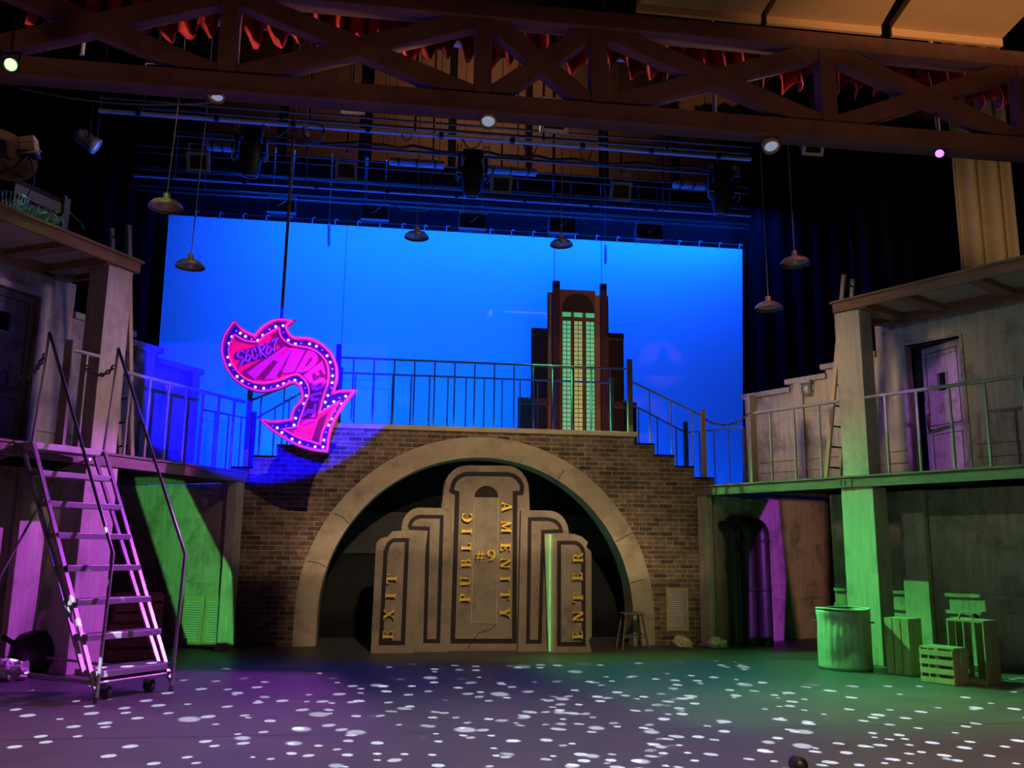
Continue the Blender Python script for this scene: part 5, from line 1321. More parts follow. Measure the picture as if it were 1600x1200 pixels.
LET = {'H': ([[za(*p) for p in [(400, 955), (1270, 345), (1335, 350), (1165, 560), (1240, 585), (1380, 380), (1460, 395), (1050, 1108), (810, 1106), (1145, 690), (1010, 660), (590, 1110)]]], None),
       'I': ([[zb(*p) for p in [(140, 130), (300, 145), (155, 425), (10, 438)]]], None),
       'D': ([[zb(*p) for p in [(330, 150), (400, 160), (450, 210), (460, 270), (420, 340), (340, 400), (270, 425), (172, 426)]]], {0: [[zb(*p) for p in [(372, 225), (388, 262), (335, 335), (275, 375)]]]}),
       'E': ([[zb(*p) for p in [(275, 465), (513, 280), (556, 442), (530, 455), (497, 385), (462, 402), (482, 455), (440, 470), (418, 430), (382, 455), (402, 540), (362, 562)]]], None),
       'O': ([[zb(*p) for p in [(480, 490), (540, 490), (560, 540), (530, 610), (440, 655), (385, 645), (370, 600), (400, 540)]]], {0: [[zb(*p) for p in [(515, 545), (506, 578), (452, 610), (438, 602), (468, 562)]]]}),
       'U': ([[zb(*p) for p in [(358, 735), (378, 690), (512, 665), (502, 698), (402, 714), (402, 742), (475, 742), (468, 775), (378, 785)]]], None),
       'T': ([[zb(*p) for p in [(262, 962), (300, 905), (335, 880), (402, 884), (408, 815), (446, 810), (422, 985), (368, 988), (396, 932), (335, 936), (268, 990)]]], None)}
for k in 'HIDEOUT': pass
for k, (polys, hl) in LET.items(): flat('letter', 'sign_purple', polys, -0.062, hl, 'purple letter %s of HIDEOUT' % k)
flat('flourish', 'sign_purple', [[zb(*p) for p in [(265, 1085), (300, 1045), (400, 1005), (425, 1035), (340, 1055)]]], -0.06)
SEC = {'S': [[(335, 510), (310, 455), (230, 450), (175, 530), (180, 590), (290, 610), (325, 650), (290, 720), (235, 790)]],
       'E': [[(465, 450), (430, 425), (390, 480), (385, 545), (440, 535), (385, 560), (365, 640), (385, 700), (430, 700), (480, 600), (490, 550)]],
       'C': [[(610, 470), (580, 375), (530, 420), (520, 520), (550, 620), (600, 655), (640, 580), (650, 520)]],
       'R': [[(690, 370), (700, 480), (720, 590)], [(640, 375), (700, 330), (780, 315), (820, 340), (780, 400), (705, 455)], [(715, 470), (790, 540), (870, 590)]],
       'E2': [[(945, 270), (910, 235), (870, 290), (865, 350), (920, 355), (865, 390), (850, 480), (880, 530), (930, 500), (980, 400), (975, 370)]],
       'T': [[(1085, 190), (1050, 300), (1030, 460)], [(980, 240), (1050, 175), (1150, 160)]]}
flat('dark_band', 'sign_dark', [[za(*p) for p in [(140, 480), (240, 420), (400, 400), (640, 320), (840, 260), (960, 180), (1150, 150), (1120, 260), (1060, 460), (900, 560), (740, 620), (420, 730), (250, 800), (200, 760), (280, 640), (130, 600)]]], -0.052)
for k, strokes in SEC.items():
    mb = MB()
    for s in strokes: mb.tube([FS(*za(*p), -0.078) for p in s], 0.019, 6)
    o = mb.build('letter', 'sign_lilac', sg); o['label'] = 'lilac script letter %s of SECRET' % k[0]
rp = aty(440, 497, YS + 0.08); rt = aty(461, 180, YS + 0.08)
rope = MB().tube([(rp.x, YS + 0.08, rp.z - 0.05), (rt.x * .5 + rp.x * .5 , YS + 0.08, (rp.z + rt.z) / 2), (rt.x, YS + 0.08, rt.z), (rt.x, YS + 0.08, 14)], 0.028, 7).build('rope', 'rope')
rope['label'] = 'thick rope holding up the pink arrow sign'; rope['category'] = 'rope'

# ------------------------------------------------------------------ pendant lamps
def pendant(u, v, y, px_w, tilt, label, topu, topv, cut=None):
    """u, v: middle of the mouth of the shade"""
    c = aty(u, v, y); dist = (c - EYE).dot(FWD); R = px_w * dist / FPX / 2
    t = thing('pendant_lamp', label, 'lamp', c, 'pendant lamps over the set')
    prof = [(R, -0.02), (R * 0.99, 0.0), (R * 0.92, R * 0.14), (R * .74, R * .30), (R * .45, R * .42), (R * .24, R * .47)]
    m = Matrix.Translation(c)
    sh = MB().lathe(prof + [(R * .2, R * .44)] + [(r - 0.008, z - 0.012) for r, z in reversed(prof[1:5])] + [(R - .012, -0.02), (R, -.02)], m, 36).build('shade', 'brass', t)
    MB().lathe([(0.01, R * .40), (R * .42, R * .385), (R * .70, R * .27), (R * .88, R * .12), (R * .95, -.012)], m, 36).build('inner_lining', 'lamp_inside', t)
    MB().lathe([(R * .24, R * .45), (R * .2, R * .55), (R * .2, R * .82), (R * .13, R * .88), (0.004, R * .88)], m, 20).build('socket_cap', 'brass', t)
    MB().ball(c + V((0, 0, R * 0.12)), R * .17, 10, (1, 1, 1.25)).build('bulb', 'bulb_glass', t)
    tp = aty(topu, topv, y)
    MB().tube([c + V((0, 0, R * .86)), V((tp.x, y, tp.z)), V((tp.x, y, 20.05))], 0.010, 6).build('cord', 'cord', t)
pendant(259, 323, 12.8, 52, 0, 'pendant lamp with a green-lit rim, highest on the stair side', 283, 127)
pendant(297, 416, 15.0, 46, 0, 'pendant lamp hanging lower against the blue cloth near its edge', 322, 180)
pendant(651, 370, 17.6, 39, 0, 'brass pendant lamp hanging at the cloth top nearer the arrow sign', 653, 300)
pendant(877, 382, 18.0, 37, 0, 'brass pendant lamp hanging straight above the cut-out tower', 878, 318)
pendant(1242, 411, 14.8, 45, 0, 'pendant lamp catching purple light, hanging highest on the dark ladder side', 1231, 220)
pendant(1201, 481, 15.6, 43, 0, 'pendant lamp hanging lowest beside the edge of the blue cloth on the ladder side', 1189, 250)

# ------------------------------------------------------------------ painted roof truss across the front
YTR = 10.5
def T3(u, v): p = aty(u, v, YTR); return (p.x, p.z)
truss = thing('roof_truss', 'dark brown timber roof truss spanning the whole stage front', 'truss', (2.5, YTR, 6.5))
FT = ff(YTR)
bl_, br_ = T3(0, 97), T3(1600, 242); bc = T3(757, 176)
zb1 = 7.39
wch = 0.27
x0_, x1_ = bl_[0] - 3.0, br_[0] + 4.0
MB().fbox(FT, x0_, x1_, zb1, zb1 + 0.25, 0, 0.3).build('bottom_chord', 'truss_wood', truss, bevel=0.01)
zt0 = sum(T3(u, v)[1] for u, v in ((743, 20), (925, 42), (1281, 77), (1600, 103))) / 4
MB().fbox(FT, x0_, x1_, zt0, zt0 + 0.24, 0, 0.3).build('top_chord', 'truss_wood', truss, bevel=0.01)
vx = [T3(u, 110)[0] for u in (351.5, 756, 938, 1296)]
sp1 = vx[1] - vx[0]; sp2 = vx[3] - vx[2]
vx = [vx[0] - sp1] + vx + [vx[3] + sp1 * 0.93, vx[3] + sp1 * 0.93 + sp2]
for x in vx[0:7]: MB().fbox(FT, x - 0.11, x + 0.11, zb1 + 0.25, zt0, 0.04, 0.26).build('post', 'truss_wood', truss)
zlo, zhi = zb1 + 0.25, zt0
for i in range(6):
    a, b = vx[i] + 0.1, vx[i + 1] - 0.1
    for (p, q) in (((a, zlo), (b, zhi)), ((a, zhi), (b, zlo))):
        dx, dz = q[0] - p[0], q[1] - p[1]; L = math.hypot(dx, dz); hw_ = 0.095
        # clipped to the bay: a parallelogram
        off = hw_ * L / abs(dx)
        sgn = 1 if dz > 0 else -1
        poly = [(p[0], p[1] + (0 if sgn > 0 else 0)), (p[0], p[1] + sgn * 1.3 * off), (q[0] - sgn * sgn * 1.3 * off * abs(dx) / abs(dz), q[1]), (q[0], q[1]), (q[0], q[1] - sgn * 1.3 * off), (p[0] + 1.3 * off * abs(dx) / abs(dz), p[1])]
        MB().prism(poly, FT, 0.06 + (0.004 if sgn > 0 else 0.0), 0.24 - (0.004 if sgn > 0 else 0)).build('brace', 'truss_wood', truss)
# ------------------------------------------------------------------ red border behind the truss
YRB = 11.6
zl = sum(aty(u, v, YRB).z for u, v in ((430, 55), (757, 88), (950, 103), (1250, 135), (1400, 152))) / 5
xa, xb = aty(40, 10, YRB).x, aty(1606, 170, YRB).x
mb = MB(); n = 720; rows = 10
rn = random.Random(5); ph = [rn.uniform(-0.5, 0.5) for _ in range(80)]
vs = []; fs = []
for i in range(n + 1):
    x = xa + (xb - xa) * i / n; k = (x - xa) / 0.30; j = int(k); fr_ = k - j
    lift = 0.20 * (1 - abs(2 * fr_ - 1)) ** 1.0 * (0.8 + ph[j % 80]) + 0.05 * math.sin(k * 1.7)
    for r in range(rows + 1):
        q = r / rows
        z = zl - 0.10 + lift * (1 - q) ** 2 + q * (9.5 - zl)
        y = YRB + 0.13 * math.sin(k * 2 * math.pi + ph[j % 80] * .6) * (1.15 - .5 * q) + 0.03 * math.sin(k * 5.1 + q * 4)
        vs.append((x, y, z))
for i in range(n):
    for r in range(rows): fs.append((i * (rows + 1) + r, (i + 1) * (rows + 1) + r, (i + 1) * (rows + 1) + r + 1, i * (rows + 1) + r + 1))
mb._add(vs, fs, True)
o = thing('border_curtain', 'x', 'curtain', (3, YRB, zl))
cl_ = mb.build('cloth', 'red_velour', o)
MB().rod((xa, YRB, 9.46), (xb, YRB, 9.46), 0.03).build('batten', 'rig_black', o)
for k in range(5): MB().rod((xa + (xb - xa) * (k + .5) / 5, YRB, 9.46), (xa + (xb - xa) * (k + .5) / 5, YRB, 20.05), 0.01, 5).build('hanger', 'rig_black', o)
o['label'] = 'pleated red border curtain with ragged lower edge behind the roof truss'; o['category'] = 'curtain'
sm = cl_.modifiers.new('cloth', 'SOLIDIFY'); sm.thickness = 0.02

# ceiling boards over the front of the stage
zc_ = zt0 + 0.34
def CP(u, v): p = atz(u, v, zc_); return p
def ceil_board(e, label):
    (a, b, c, d) = [CP(*p) for p in e]
    yb_ = YTR - 0.05
    def to_y(p, q, y): k = (y - p.y) / (q.y - p.y); return V((p.x + (q.x - p.x) * k, y, zc_))
    l0, l1 = to_y(a, b, yb_), to_y(a, b, 5.5); r0, r1 = to_y(d, c, yb_), to_y(d, c, 5.5)
    t = thing('ceiling_board', label, 'ceiling panel', (l0 + r0) / 2, 'wooden ceiling boards', kind='thing')
    MB().hexa([l0, r0, r1, l1, l0 + V((0, 0, .12)), r0 + V((0, 0, .12)), r1 + V((0, 0, .12)), l1 + V((0, 0, .12))]).build('board', 'ceiling_wood', t, bevel=0.01)
    MB().bar(l0 + V((0, -.02, -.04)), r0 + V((0, -.02, -.04)), 0.05, 0.14).build('edge_batten', 'ceiling_wood', t)
ceil_board([(985, 16), (1003, 0), (1205, 0), (1178, 40)], 'tan ceiling board above the truss, the one nearest mid stage')
ceil_board([(1187, 42), (1213, 0), (1400, 0), (1366, 60)], 'tan ceiling board above the truss, middle of the three')
ceil_board([(1380, 62), (1420, 4), (1600, 26), (1553, 74)], 'tan ceiling board above the truss nearest the pleated drape')
a = CP(860, 0); 
MB().box(-8, aty(985, 14, 10.4).x - 0.1, 6.0, 10.4, zc_ + 0.3, zc_ + 0.4).build('ceiling_front', 'black_velour', kind='structure')
l_ = aty(0, 8, 9.0); 
o = MB().box(l_.x - 2, l_.x + 0.1, 8.5, 9.0, zc_ - .9, zc_ + 1.2).build('hanging_board', 'ceiling_wood'); o['label'] = 'small piece of tan board at the upper corner of the truss'; o['category'] = 'board'

# ------------------------------------------------------------------ rigging
def zat(v720, y, u=720): return aty(u, v720, y).z
def pipe(name, y, v, u0, u1, r, mat, label, cat='pipe', group='lighting pipes over the stage'):
    z = zat(v, y); x0, x1 = aty(u0, v, y).x, aty(u1, v, y).x
    o = thing(name, label, cat, ((x0 + x1) / 2, y, z), group)
    MB().rod((x0, y, z), (x1, y, z), r, 10).build('tube', mat, o)
    for k in range(4): MB().rod((x0 + (x1 - x0) * (k + .4) / 4, y, z), (x0 + (x1 - x0) * (k + .4) / 4, y, 20.05), 0.007, 5).build('hanging_cable', 'rig_black', o)
    return z
def raceway(y, v, u0, u1, wd, label):
    z = zat(v, y); x0, x1 = aty(u0, v, y).x, aty(u1, v, y).x
    t = thing('cable_raceway', label, 'raceway', ((x0 + x1) / 2, y, z), 'blue-lit raceways over the stage')
    MB().box(x0, x1, y - wd / 2, y + wd / 2, z, z + wd * 0.5).build('trough', 'rig_grey', t)
    for k in range(9):
        x = x0 + (x1 - x0) * (k + .5) / 9
        MB().box(x - 0.04, x + 0.04, y - wd / 2 - 0.01, y + wd / 2 + 0.01, z - 0.012, z + wd).build('joint_clip', 'rig_black', t)
    for k in range(5):
        x = x0 + (x1 - x0) * (k + .3) / 5
        MB().rod((x, y, z + wd), (x, y, 20.05), 0.022, 6).build('hanger', 'rig_black', t)
    MB().rod((x0, y - .05, z + wd + .16), (x1, y - .05, z + wd + .16), 0.022).build('top_pipe', 'rig_pipe', t)
    return z
raceway(15.0, 217, 150, 1172, 0.085, 'blue-lit cable raceway highest over the stage, crossing before brown panels')
raceway(19.5, 309, 205, 1172, 0.075, 'blue-lit cable raceway hanging just above the cyclorama lights')
raceway(13.0, 72, 150, 1060, 0.11, 'blue-lit raceway just behind the red border curtain')
zE = pipe('lighting_pipe', 16.5, 243, 268, 1155, 0.03, 'rig_pipe', 'pipe carrying the three moving head lamps')
for (y, v, r, m, lab) in ((18.2, 262, .016, 'rig_pipe', 'thin pipe right behind the moving head lamps'), (18.6, 272, .016, 'rig_pipe', 'thin pipe below the strip lights'), (20.0, 297, .02, 'rig_pipe', 'pipe just above the lower blue raceway'),
                          (20.6, 322, .02, 'rig_pipe', 'bare pipe beneath the lower blue raceway, upper of two'), (21.0, 329, .02, 'rig_pipe', 'bare pipe beneath the lower blue raceway, lower of two'), (16.0, 206, .03, 'rig_pipe', 'pipe hanging just above the upper blue raceway')):
    pipe('lighting_pipe', y, v, 212, 1168, r, m, lab)
# loose cable along the main electric
def cable(pts, label, r=0.014):
    o = MB().tube(pts, r, 6).build('cable', 'cable'); o['label'] = label; o['category'] = 'cable'; o['group'] = 'loose stage cables'
P_ = []
rn = random.Random(11)
xE0, xE1 = aty(268, 243, 16.5).x, aty(1155, 243, 16.5).x
for k in range(46): P_.append(V((xE0 + (xE1 - xE0) * k / 45, 16.45 + rn.uniform(-.02, .02), zE + 0.05 + rn.uniform(-.05, .07))))
cable(P_, 'bundle of loose cable lying along the pipe of the moving head lamps', 0.03)
def hang_loop(u0, v0, u1, v1, y, sag, label):
    cable(catenary(aty(u0, v0, y), aty(u1, v1, y), sag, 16), label)
hang_loop(410, 190, 455, 194, 15.0, 0.25, 'short cable loop beside the sign rope under the upper raceway')
hang_loop(627, 209, 644, 210.5, 15.0, 0.12, 'cable dropping from the raceway towards the first strip light')
hang_loop(722, 217, 752, 220, 15.0, 0.18, 'cable curling down above the middle moving head lamp')
hang_loop(818, 226, 840, 228, 15.0, 0.2, 'cable curling down between middle moving head and ladder side')
hang_loop(905, 234, 925, 236, 15.0, 0.2, 'cable dangling before the fifth brown panel')
hang_loop(600, 311, 690, 319, 20.6, 0.25, 'thin cable drooping behind the first brass pendant lamp')
hang_loop(905, 338, 960, 343, 20.6, 0.25, 'thin cable drooping behind the lamp over the cut-out tower')
hang_loop(0, 130, 330, 160, 12.5, 0.15, 'long sagging cable under the truss on the stair side')
c0 = aty(490, 196, 14.95); cable([c0 + V((0.2 * math.cos(k * .7), 0.02 * k / 3, -.1 + 0.16 * math.sin(k * .7))) for k in range(30)], 'coil of cable hanging by the sign rope', 0.016)

def moving_head(u, v, y, label, hgt=0.95):
    c = aty(u, v, y)
    t = thing('moving_head_lamp', label, 'stage light', c, 'moving head lamps')
    MB().box(c.x - 0.20, c.x + 0.20, y - 0.16, y + 0.16, c.z + hgt * .30, c.z + hgt * .5).build('base', 'rig_black', t, bevel=0.02)
    for s in (-1, 1):
        MB().fbox(ff(y), c.x + s * 0.26 - .035, c.x + s * 0.26 + .035, c.z - .08, c.z + hgt * .36, -.09, .09).build('yoke_arm', 'rig_black', t, bevel=0.02)
        MB().tube([(c.x + s * .24, y - .1, c.z + hgt * .50), (c.x + s * .24, y - .14, c.z + hgt * .58), (c.x + s * .31, y - .14, c.z + hgt * .58), (c.x + s * .31, y - .1, c.z + hgt * .42)], .016, 6).build('clamp', 'rig_grey', t)
        MB().tube([(c.x + s * .22, y - .12, c.z - .02), (c.x + s * .33, y - .12, c.z - .02), (c.x + s * .33, y - .12, c.z - .16), (c.x + s * .27, y - .12, c.z - .22)], .014, 6).build('handle', 'rig_grey', t)
    MB().rod((c.x, y, c.z + hgt * .5), (c.x, y, zE), 0.025).build('hook', 'rig_black', t)
    m = Matrix.Translation(c) @ Matrix.Rotation(rad(12), 4, 'X')
    MB().lathe([(0.01, .30), (.16, .28), (.22, .12), (.215, -.1), (.17, -.34), (.135, -.44), (.12, -.44), (.115, -.40), (.01, -.40)], m, 24).build('head', 'rig_black', t)
    MB().lathe([(.12, -.445), (.138, -.45), (.138, -.42)], m, 24).build('lens_ring', 'rig_grey', t)
moving_head(392, 240, 16.3, 'black moving head lamp beside the sign rope')
moving_head(738, 273, 16.3, 'black moving head lamp hanging over mid stage')
moving_head(1128, 302, 16.3, 'black moving head lamp nearest the dark ladder-side masking')

def strip_light(u0, u1, v, y, label):
    z = aty((u0 + u1) / 2, v, y).z; x0, x1 = aty(u0, v, y).x, aty(u1, v, y).x
    t = thing('strip_light', label, 'stage light', ((x0 + x1) / 2, y, z), 'strip lights over the stage')
    MB().box(x0, x1, y - .11, y + .11, z, z + .09).build('housing', 'rig_grey', t)
    MB().box(x0 + .02, x1 - .02, y - .06, y + .06, z - .018, z).build('reflector', 'rig_grey', t)
    for k in range(3): MB().box(x0 + (x1 - x0) * (k + .5) / 3 - .02, x0 + (x1 - x0) * (k + .5) / 3 + .02, y - .115, y + .115, z - .02, z + .095).build('clip', 'rig_black', t)
    for x in (x0 + .1, x1 - .1): MB().rod((x, y, z + .09), (x, y, 20.05), .007, 5).build('hanger', 'rig_black', t)
strip_light(324, 372, 234, 17.6, 'blue-lit strip light partly hidden by the first moving head lamp')
strip_light(608, 694, 258, 17.6, 'blue-lit strip light between sign rope and middle moving head lamp')
strip_light(757, 838, 270, 17.6, 'blue-lit strip light behind a square flood, past the middle moving head lamp')
strip_light(1053, 1112, 293, 17.6, 'blue-lit strip light beside the last moving head lamp')

def flood(u, v, y, wpx, label, up=0.55, mat='frame_grey', tilt=25, zh=None):
    c = aty(u, v, y); d = (c - EYE).dot(FWD); s = wpx * d / FPX
    t = thing('flood_light', label, 'stage light', c, 'square flood lights over the stage')
    m = Matrix.Translation(c) @ Matrix.Rotation(rad(tilt), 4, 'X')
    f = lambda a, b, dd: m @ V((a, dd, b))
    MB().strip([(-s / 2, -s * .42), (s / 2, -s * .42), (s / 2, s * .42), (-s / 2, s * .42)], s * .16, f, -.04, .0, True).build('colour_frame', mat, t)
    MB().fbox(f, -s * .45, s * .45, -s * .38, s * .38, 0.0, .05).build('face', 'rig_black', t)
    MB().hexa([f(-s * .45, -s * .38, .05), f(s * .45, -s * .38, .05), f(s * .45, s * .38, .05), f(-s * .45, s * .38, .05), f(-s * .3, s * .1, .4), f(s * .3, s * .1, .4), f(s * .3, s * .5, .34), f(-s * .3, s * .5, .34)]).build('housing', 'rig_black', t)
    MB().tube([f(-s * .55, 0, .03), f(-s * .5, s * .9, .1), f(s * .5, s * .9, .1), f(s * .55, 0, .03)], .014, 6).build('yoke', 'rig_grey', t)
    MB().rod(f(0, s * .9, .1), f(0, s * .9, .1) + V((0, 0, up)), .018).build('hook', 'rig_black', t)
    h_ = f(0, s * .9, .1) + V((0, 0, up)); MB().rod(h_, V((h_.x, h_.y, 20.05)), .007, 5).build('hanging_cable', 'rig_black', t)
flood(310, 253, 17.2, 30, 'square flood light in the dark under the first strip light')
flood(541, 267, 16.9, 29, 'square flood light with bluish frame, between sign rope and strip light')
flood(783, 288, 16.9, 29, 'square flood light showing a warm glint beside the middle moving head lamp')
flood(970, 299, 16.9, 29, 'square flood light beyond mid stage towards the ladder side')
flood(243, 131, 12.0, 34, 'boxy flood light right under the truss on the stair side', up=1.0)
flood(552, 162, 12.0, 32, 'boxy flood light under the truss before the second brown panel', up=1.0)
flood(866, 188, 12.0, 38, 'boxy flood light under the truss past the middle spotlight', up=1.0)
flood(1270, 228, 12.0, 30, 'dark flood light under the truss beside the last small spotlight', up=1.0)

def cyc_light(u, v, y, label, wpx=42):
    c = aty(u, v, y); d = (c - EYE).dot(FWD); s = wpx * d / FPX
    t = thing('cyclorama_light', label, 'stage light', c, 'cyclorama lights above the blue cloth')
    MB().box(c.x - s / 2, c.x + s / 2, y - .02, y + .3, c.z - s * .28, c.z + s * .28).build('housing', 'rig_black', t, bevel=.02)
    for dz in (-.30, .30): MB().box(c.x - s / 2 - .01, c.x + s / 2 + .01, y - .05, y + .05, c.z + s * dz - .012, c.z + s * dz + .012).build('frame_edge', 'rig_grey', t)
    MB().tube([(c.x - s * .1, y - .04, c.z - .05), (c.x + s * .05, y - .05, c.z + .02), (c.x + s * .2, y - .05, c.z + .12)], .012, 5).build('cable_tail', 'rig_grey', t)
    for x in (c.x - s * .35, c.x + s * .35): MB().rod((x, y + .1, c.z + s * .28), (x, y + .1, 20.05), .008, 5).build('hanger', 'rig_black', t)
for (u, v, lab) in ((440, 320, 'cyclorama light beside the sign rope'), (586, 331, 'cyclorama light between the sign rope and first brass pendant lamp'), (739, 345, 'cyclorama light between the two brass pendant lamps'), (879, 352, 'cyclorama light right behind the cord over the cut-out tower'), (1015, 362, 'cyclorama light past the cut-out tower, last of its row')):
    cyc_light(u, v, 21.15, lab)
for (u, v0, v1, lab) in ((514, 350, 384, 'short hanging chain by the cloth top beside the arrow sign'), (946, 383, 412, 'short hanging chain by the cloth top beside the cut-out tower'), (480, 192, 214, 'short chain hanging near the sign rope and cable coil')):
    mb = MB(); y = 21.0 if v0 > 300 else 15.0; chain_links(mb, [aty(u, v0, y), aty(u, v1, y)], .11, .014)
    p_ = aty(u, v0, y); mb.rod(p_, (p_.x, y, 20.05), .006, 5)
    o = mb.build('chain', 'rig_grey'); o['label'] = lab; o['category'] = 'chain'
x = aty(545, 300, 20.2); o = MB().rod((x.x, 20.2, aty(536, 560, 20.2).z), (x.x, 20.2, 20.05), .006, 5).build('thin_line', 'rig_black'); o['label'] = 'thin dark line hanging before the blue cloth past the arrow sign'; o['category'] = 'wire'

for (u, v0, v1, y, lab) in ((129, 20, 76, 12.6, 'blue-lit drop pole seen through the truss on the stair side'), (1466, 95, 208, 12.2, 'blue-lit drop pole seen through the truss beside the tan drape'), (1117, 60, 178, 12.6, 'dark drop pole seen through the truss over the ladder side')):
    p = aty(u, v1, y); o = MB().rod((p.x, y, p.z - .1), (p.x, y, 20.05), .035, 8).build('drop_pole', 'rig_grey'); o['label'] = lab; o['category'] = 'pole'
# small brass spotlights under the truss
def spotlight(u, v, y, wpx, label, lens, body='brass', aim_=(0, -0.55, -0.85), yoke=True):
    c = aty(u, v, y); d = (c - EYE).dot(FWD); r = wpx * d / FPX / 2
    t = thing('spotlight', label, 'stage light', c, 'spotlights under the truss')
    q = V(aim_).normalized().to_track_quat('-Z', 'Y').to_matrix().to_4x4(); m = Matrix.Translation(c) @ q
    MB().lathe([(.01, 3.0 * r), (.7 * r, 2.9 * r), (r, 2.2 * r), (r, 0.1), (r * 1.12, 0.08), (r * 1.12, -.02), (r * .9, -.02), (r * .85, .03)], m, 24).build('body', body, t)
    MB().lathe([(.001, -.0), (r * .5, -.005), (r * .86, .02)], m, 24).build('lens', lens, t)
    if yoke:
        MB().tube([m @ V((-r * 1.15, 0, r)), m @ V((-r * 1.15, 0, r)) + V((0, .0, r * 2.2)), m @ V((r * 1.15, 0, r)) + V((0, 0, r * 2.2)), m @ V((r * 1.15, 0, r))], .012, 6).build('yoke', 'rig_black', t)
        MB().rod(m @ V((0, 0, r)) + V((0, 0, r * 2.2)), m @ V((0, 0, r)) + V((0, 0, r * 2.2 + .5)), .015).build('hook', 'rig_black', t)
for (u, v, lab) in ((338, 150, 'small brass spotlight under the truss nearest the stair side'), (763, 190, 'small brass spotlight under the truss over the kiosk'), (1205, 229, 'small brass spotlight under the truss on the ladder side')):
    spotlight(u, v, 10.66, 24, lab, 'lens_white', aim_=(-.08, -.5, -.88))
spotlight(17, 101, 9.6, 22, 'spotlight glowing bright green under the truss', 'lens_green', 'rig_black', (0.55, -.75, -.35))
spotlight(1468, 240, 10.6, 15, 'spotlight glowing violet under the truss beside the tan drape', 'lens_purple', 'rig_black', (-.55, -.6, -.55))
spotlight(72, 106, 12.5, 26, 'spotlight with blue-lit barrel just below the truss on the stair side', 'lens_blue_reflect', 'rig_grey', (.6, .3, .45))
spotlight(150, 229, 15.5, 24, 'spotlight with blue and green glints alone in the dark on the stair side', 'lens_blue_reflect', 'rig_grey', (.75, .2, -.45))
p = aty(150, 226, 15.5); o = MB().rod((p.x, 15.5, p.z + .1), (p.x, 15.5, 20.05), .02, 6).build('drop_pole', 'rig_black'); o['label'] = 'black drop pole above the lone spotlight in the dark on the stair side'; o['category'] = 'pole'

# ------------------------------------------------------------------ junk on the canopy roof, stair side
def RL(u, v, t): 
    s, z = onside('L', u, v, t); return W('L', s, t, z)
c = RL(2, 242, 0.9)
ds = thing('satellite_dish', 'brown rusty satellite dish on the canopy roof with a tan receiver box', 'satellite dish', V((c.x, c.y, ROOF1)))
nrm = V((0.55, -0.75, 0.35)).normalized(); m = Matrix.Translation(c) @ nrm.to_track_quat('Z', 'Y').to_matrix().to_4x4()
MB().lathe([(.001, -.12), (.18, -.10), (.36, -.04), (.47, .03), (.48, .02), (.36, -.06), (.18, -.12), (.001, -.14)], m, 36).build('dish', 'rust_dish', ds)
rb = RL(46, 232, 0.6)
MB().tube([m @ V((0, -.3, -.06)), (m @ V((0, -.3, -.06))).lerp(rb, .5) + V((0, 0, -.12)), rb + V((0, 0, -.1))], .025, 8).build('arm', 'iron', ds)
MB().bar(rb + V((-.13, 0, -.1)), rb + V((.13, 0, -.1)), .24, .05).build('bracket', 'iron', ds)
mm_ = Matrix.Translation(rb) @ Matrix.Rotation(rad(-12), 4, 'Y')
fR = lambda a, b, d: mm_ @ V((a, d, b))
bx = MB().fbox(fR, -.11, .11, -.08, .16, -.1, .1).build('receiver_box', 'receiver_tan', ds, bevel=.015)
MB().fbox(fR, -.112, .112, .05, .056, -.104, .104).build('lid_seam', 'groove', bx)
MB().tube([fR(-.15, -.1, -.1), fR(-.1, -.13, -.15), fR(.12, -.13, -.15), fR(.19, -.12, -.1)], .014, 7).build('hoop', 'receiver_tan', ds)
MB().rod(c + V((-.1, .1, -.05)), V((c.x - .1, c.y + .1, ROOF1)), .04).build('mast', 'iron', ds)
cable([rb + V((.02, 0, -.12)), rb + V((.08, .02, -.3)), rb + V((.1, .05, -.5)), rb + V((.02, .05, -.75)), rb + V((-.15, .05, -.95)), V((rb.x - .3, rb.y + .05, ROOF1 + .02))], 'loose tan cable trailing from the receiver box of the satellite dish', .012)
# wire basket
c = RL(16, 318, 0.45); c = V((c.x, c.y, ROOF1 + .01))
bk_ = thing('wire_basket', 'green-lit wire basket on the canopy roof below the satellite dish', 'basket', c)
mb = MB()
for k in range(26):
    a = 2 * math.pi * k / 26; mb.rod(c + V((.17 * math.cos(a), .17 * math.sin(a), 0)), c + V((.22 * math.cos(a), .22 * math.sin(a), .36)), .008, 5)
for z, r in ((.01, .17), (.12, .187), (.24, .204), (.36, .22)): mb.tube([c + V((r * math.cos(2 * math.pi * k / 24), r * math.sin(2 * math.pi * k / 24), z)) for k in range(24)], .009, 5, closed=True)
mb.build('basket', 'wire_metal', bk_)
rn = random.Random(21)
def tangle(c, rx, n, label, mat='wire_metal', hgt=.25):
    mb = MB()
    for j in range(n):
        p = V((rn.uniform(-rx, rx), rn.uniform(-.12, .12), .02)); pts = []
        for k in range(7):
            pts.append(c + p + V((0, 0, max(.01, hgt * math.sin(math.pi * k / 6) * rn.uniform(.4, 1)))))
            p = p + V((rn.uniform(-.09, .12), rn.uniform(-.06, .06), 0))
        mb.tube(pts, .009, 5)
    o = mb.build('wire_tangle', mat, kind='stuff'); o['label'] = label; o['category'] = 'wire'
c = RL(35, 338, 0.3); tangle(V((c.x, c.y, ROOF1 + .01)), .32, 22, 'tangled bright wires on the canopy roof edge under the basket')
c = RL(60, 352, 0.3); tangle(V((c.x, c.y, ROOF1 + .01)), .25, 12, 'loose pale wires on the roof beside the dark slatted box')
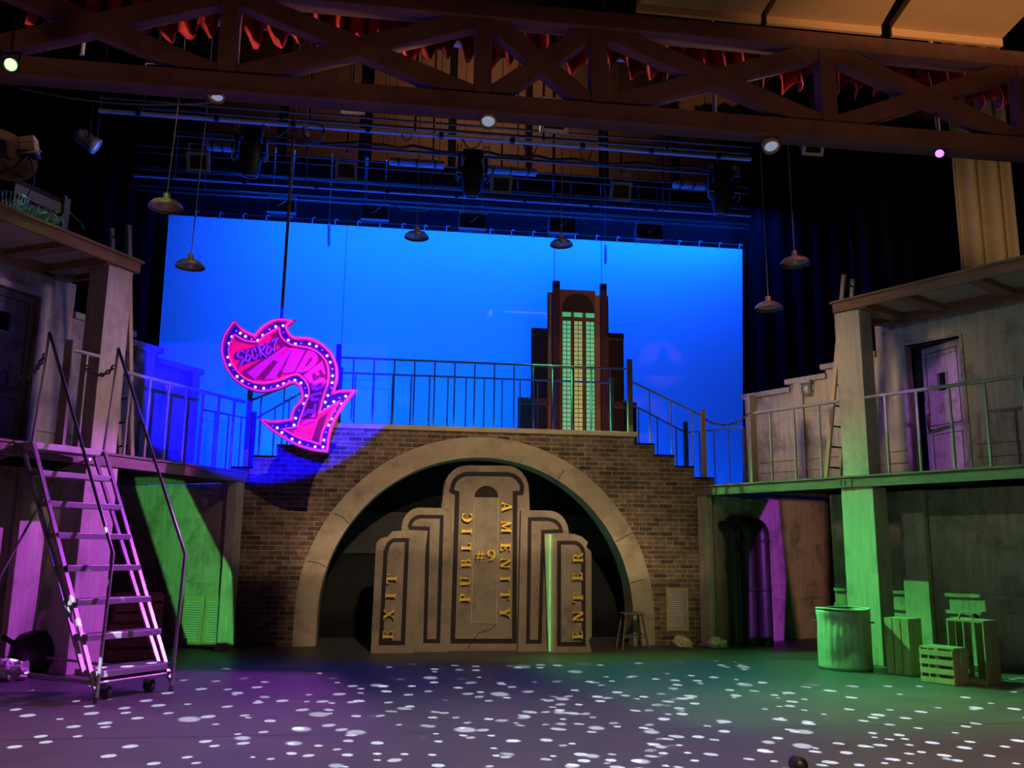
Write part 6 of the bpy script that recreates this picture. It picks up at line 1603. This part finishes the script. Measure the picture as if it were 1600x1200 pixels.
# dark slatted box
p0, p1 = onside('L', 22, 300, 1.1), onside('L', 101, 330, 1.1); zt2 = onside('L', 60, 293, 1.1)[1]
bx_ = thing('slatted_box', 'dark slatted box on the canopy roof with a tall corner post', 'box', W('L', p0[0], 1.1, ROOF1))
fX = lambda a, b, d: W('L', a, 1.1 + d, b)
s_lo, s_hi = min(p0[0], p1[0]), max(p0[0], p1[0])
MB().fbox(fX, s_lo, s_hi, ROOF1, zt2, 0.02, .5).build('body', 'dark_board', bx_)
for k in range(4):
    z = ROOF1 + .06 + (zt2 - ROOF1 - .1) * k / 4
    MB().fbox(fX, s_lo + .08, s_hi, z, z + (zt2 - ROOF1) * .17, -.01, .02).build('slat', 'frame_grey', bx_)
MB().fbox(fX, s_lo - .06, s_lo + .05, ROOF1, zt2 + .02, -.04, .1).build('corner_post', 'frame_grey', bx_)
MB().ball(W('L', s_lo, 1.13, zt2 + .04), .04, 8).build('finial', 'frame_grey', bx_)
c = RL(76, 352, .5); c = V((c.x, c.y, ROOF1 + .02)); 
fp = thing('flower_pot', 'dull red pot on the canopy roof beside the loose wires', 'pot', c)
MB().lathe([(.01, 0), (.09, 0), (.13, .2), (.14, .2), (.14, .25), (.115, .25), (.11, .2), (.01, .2)], Matrix.Translation(c), 20).build('pot', 'crate_red', fp)

# ------------------------------------------------------------------ microphone at the lip of the stage
d = atz(1246, 1206, 0.0); c = atz(1246, 1194, 0.09)
mc = thing('floor_light', 'small round black lens housing at the bottom edge of the stage', 'floor light', V((c.x, c.y, 0)))
m = Matrix.Translation(c) @ V((0.15, 1, -.1)).normalized().to_track_quat('-Z', 'Y').to_matrix().to_4x4()
MB().lathe([(.001, .10), (.05, .09), (.062, .06), (.062, -.05), (.052, -.05), (.045, 0), (.001, 0)], m, 28).build('housing', 'black_paint', mc)
MB().lathe([(.045, .101), (.064, .08), (.066, .05), (.058, .10)], m, 28).build('ring', 'iron', mc)
MB().lathe([(.05, 0), (.05, .015), (.015, .02), (.015, .05), (.001, .05)], Matrix.Translation(V((c.x, c.y, 0))), 20).build('foot', 'black_paint', mc)
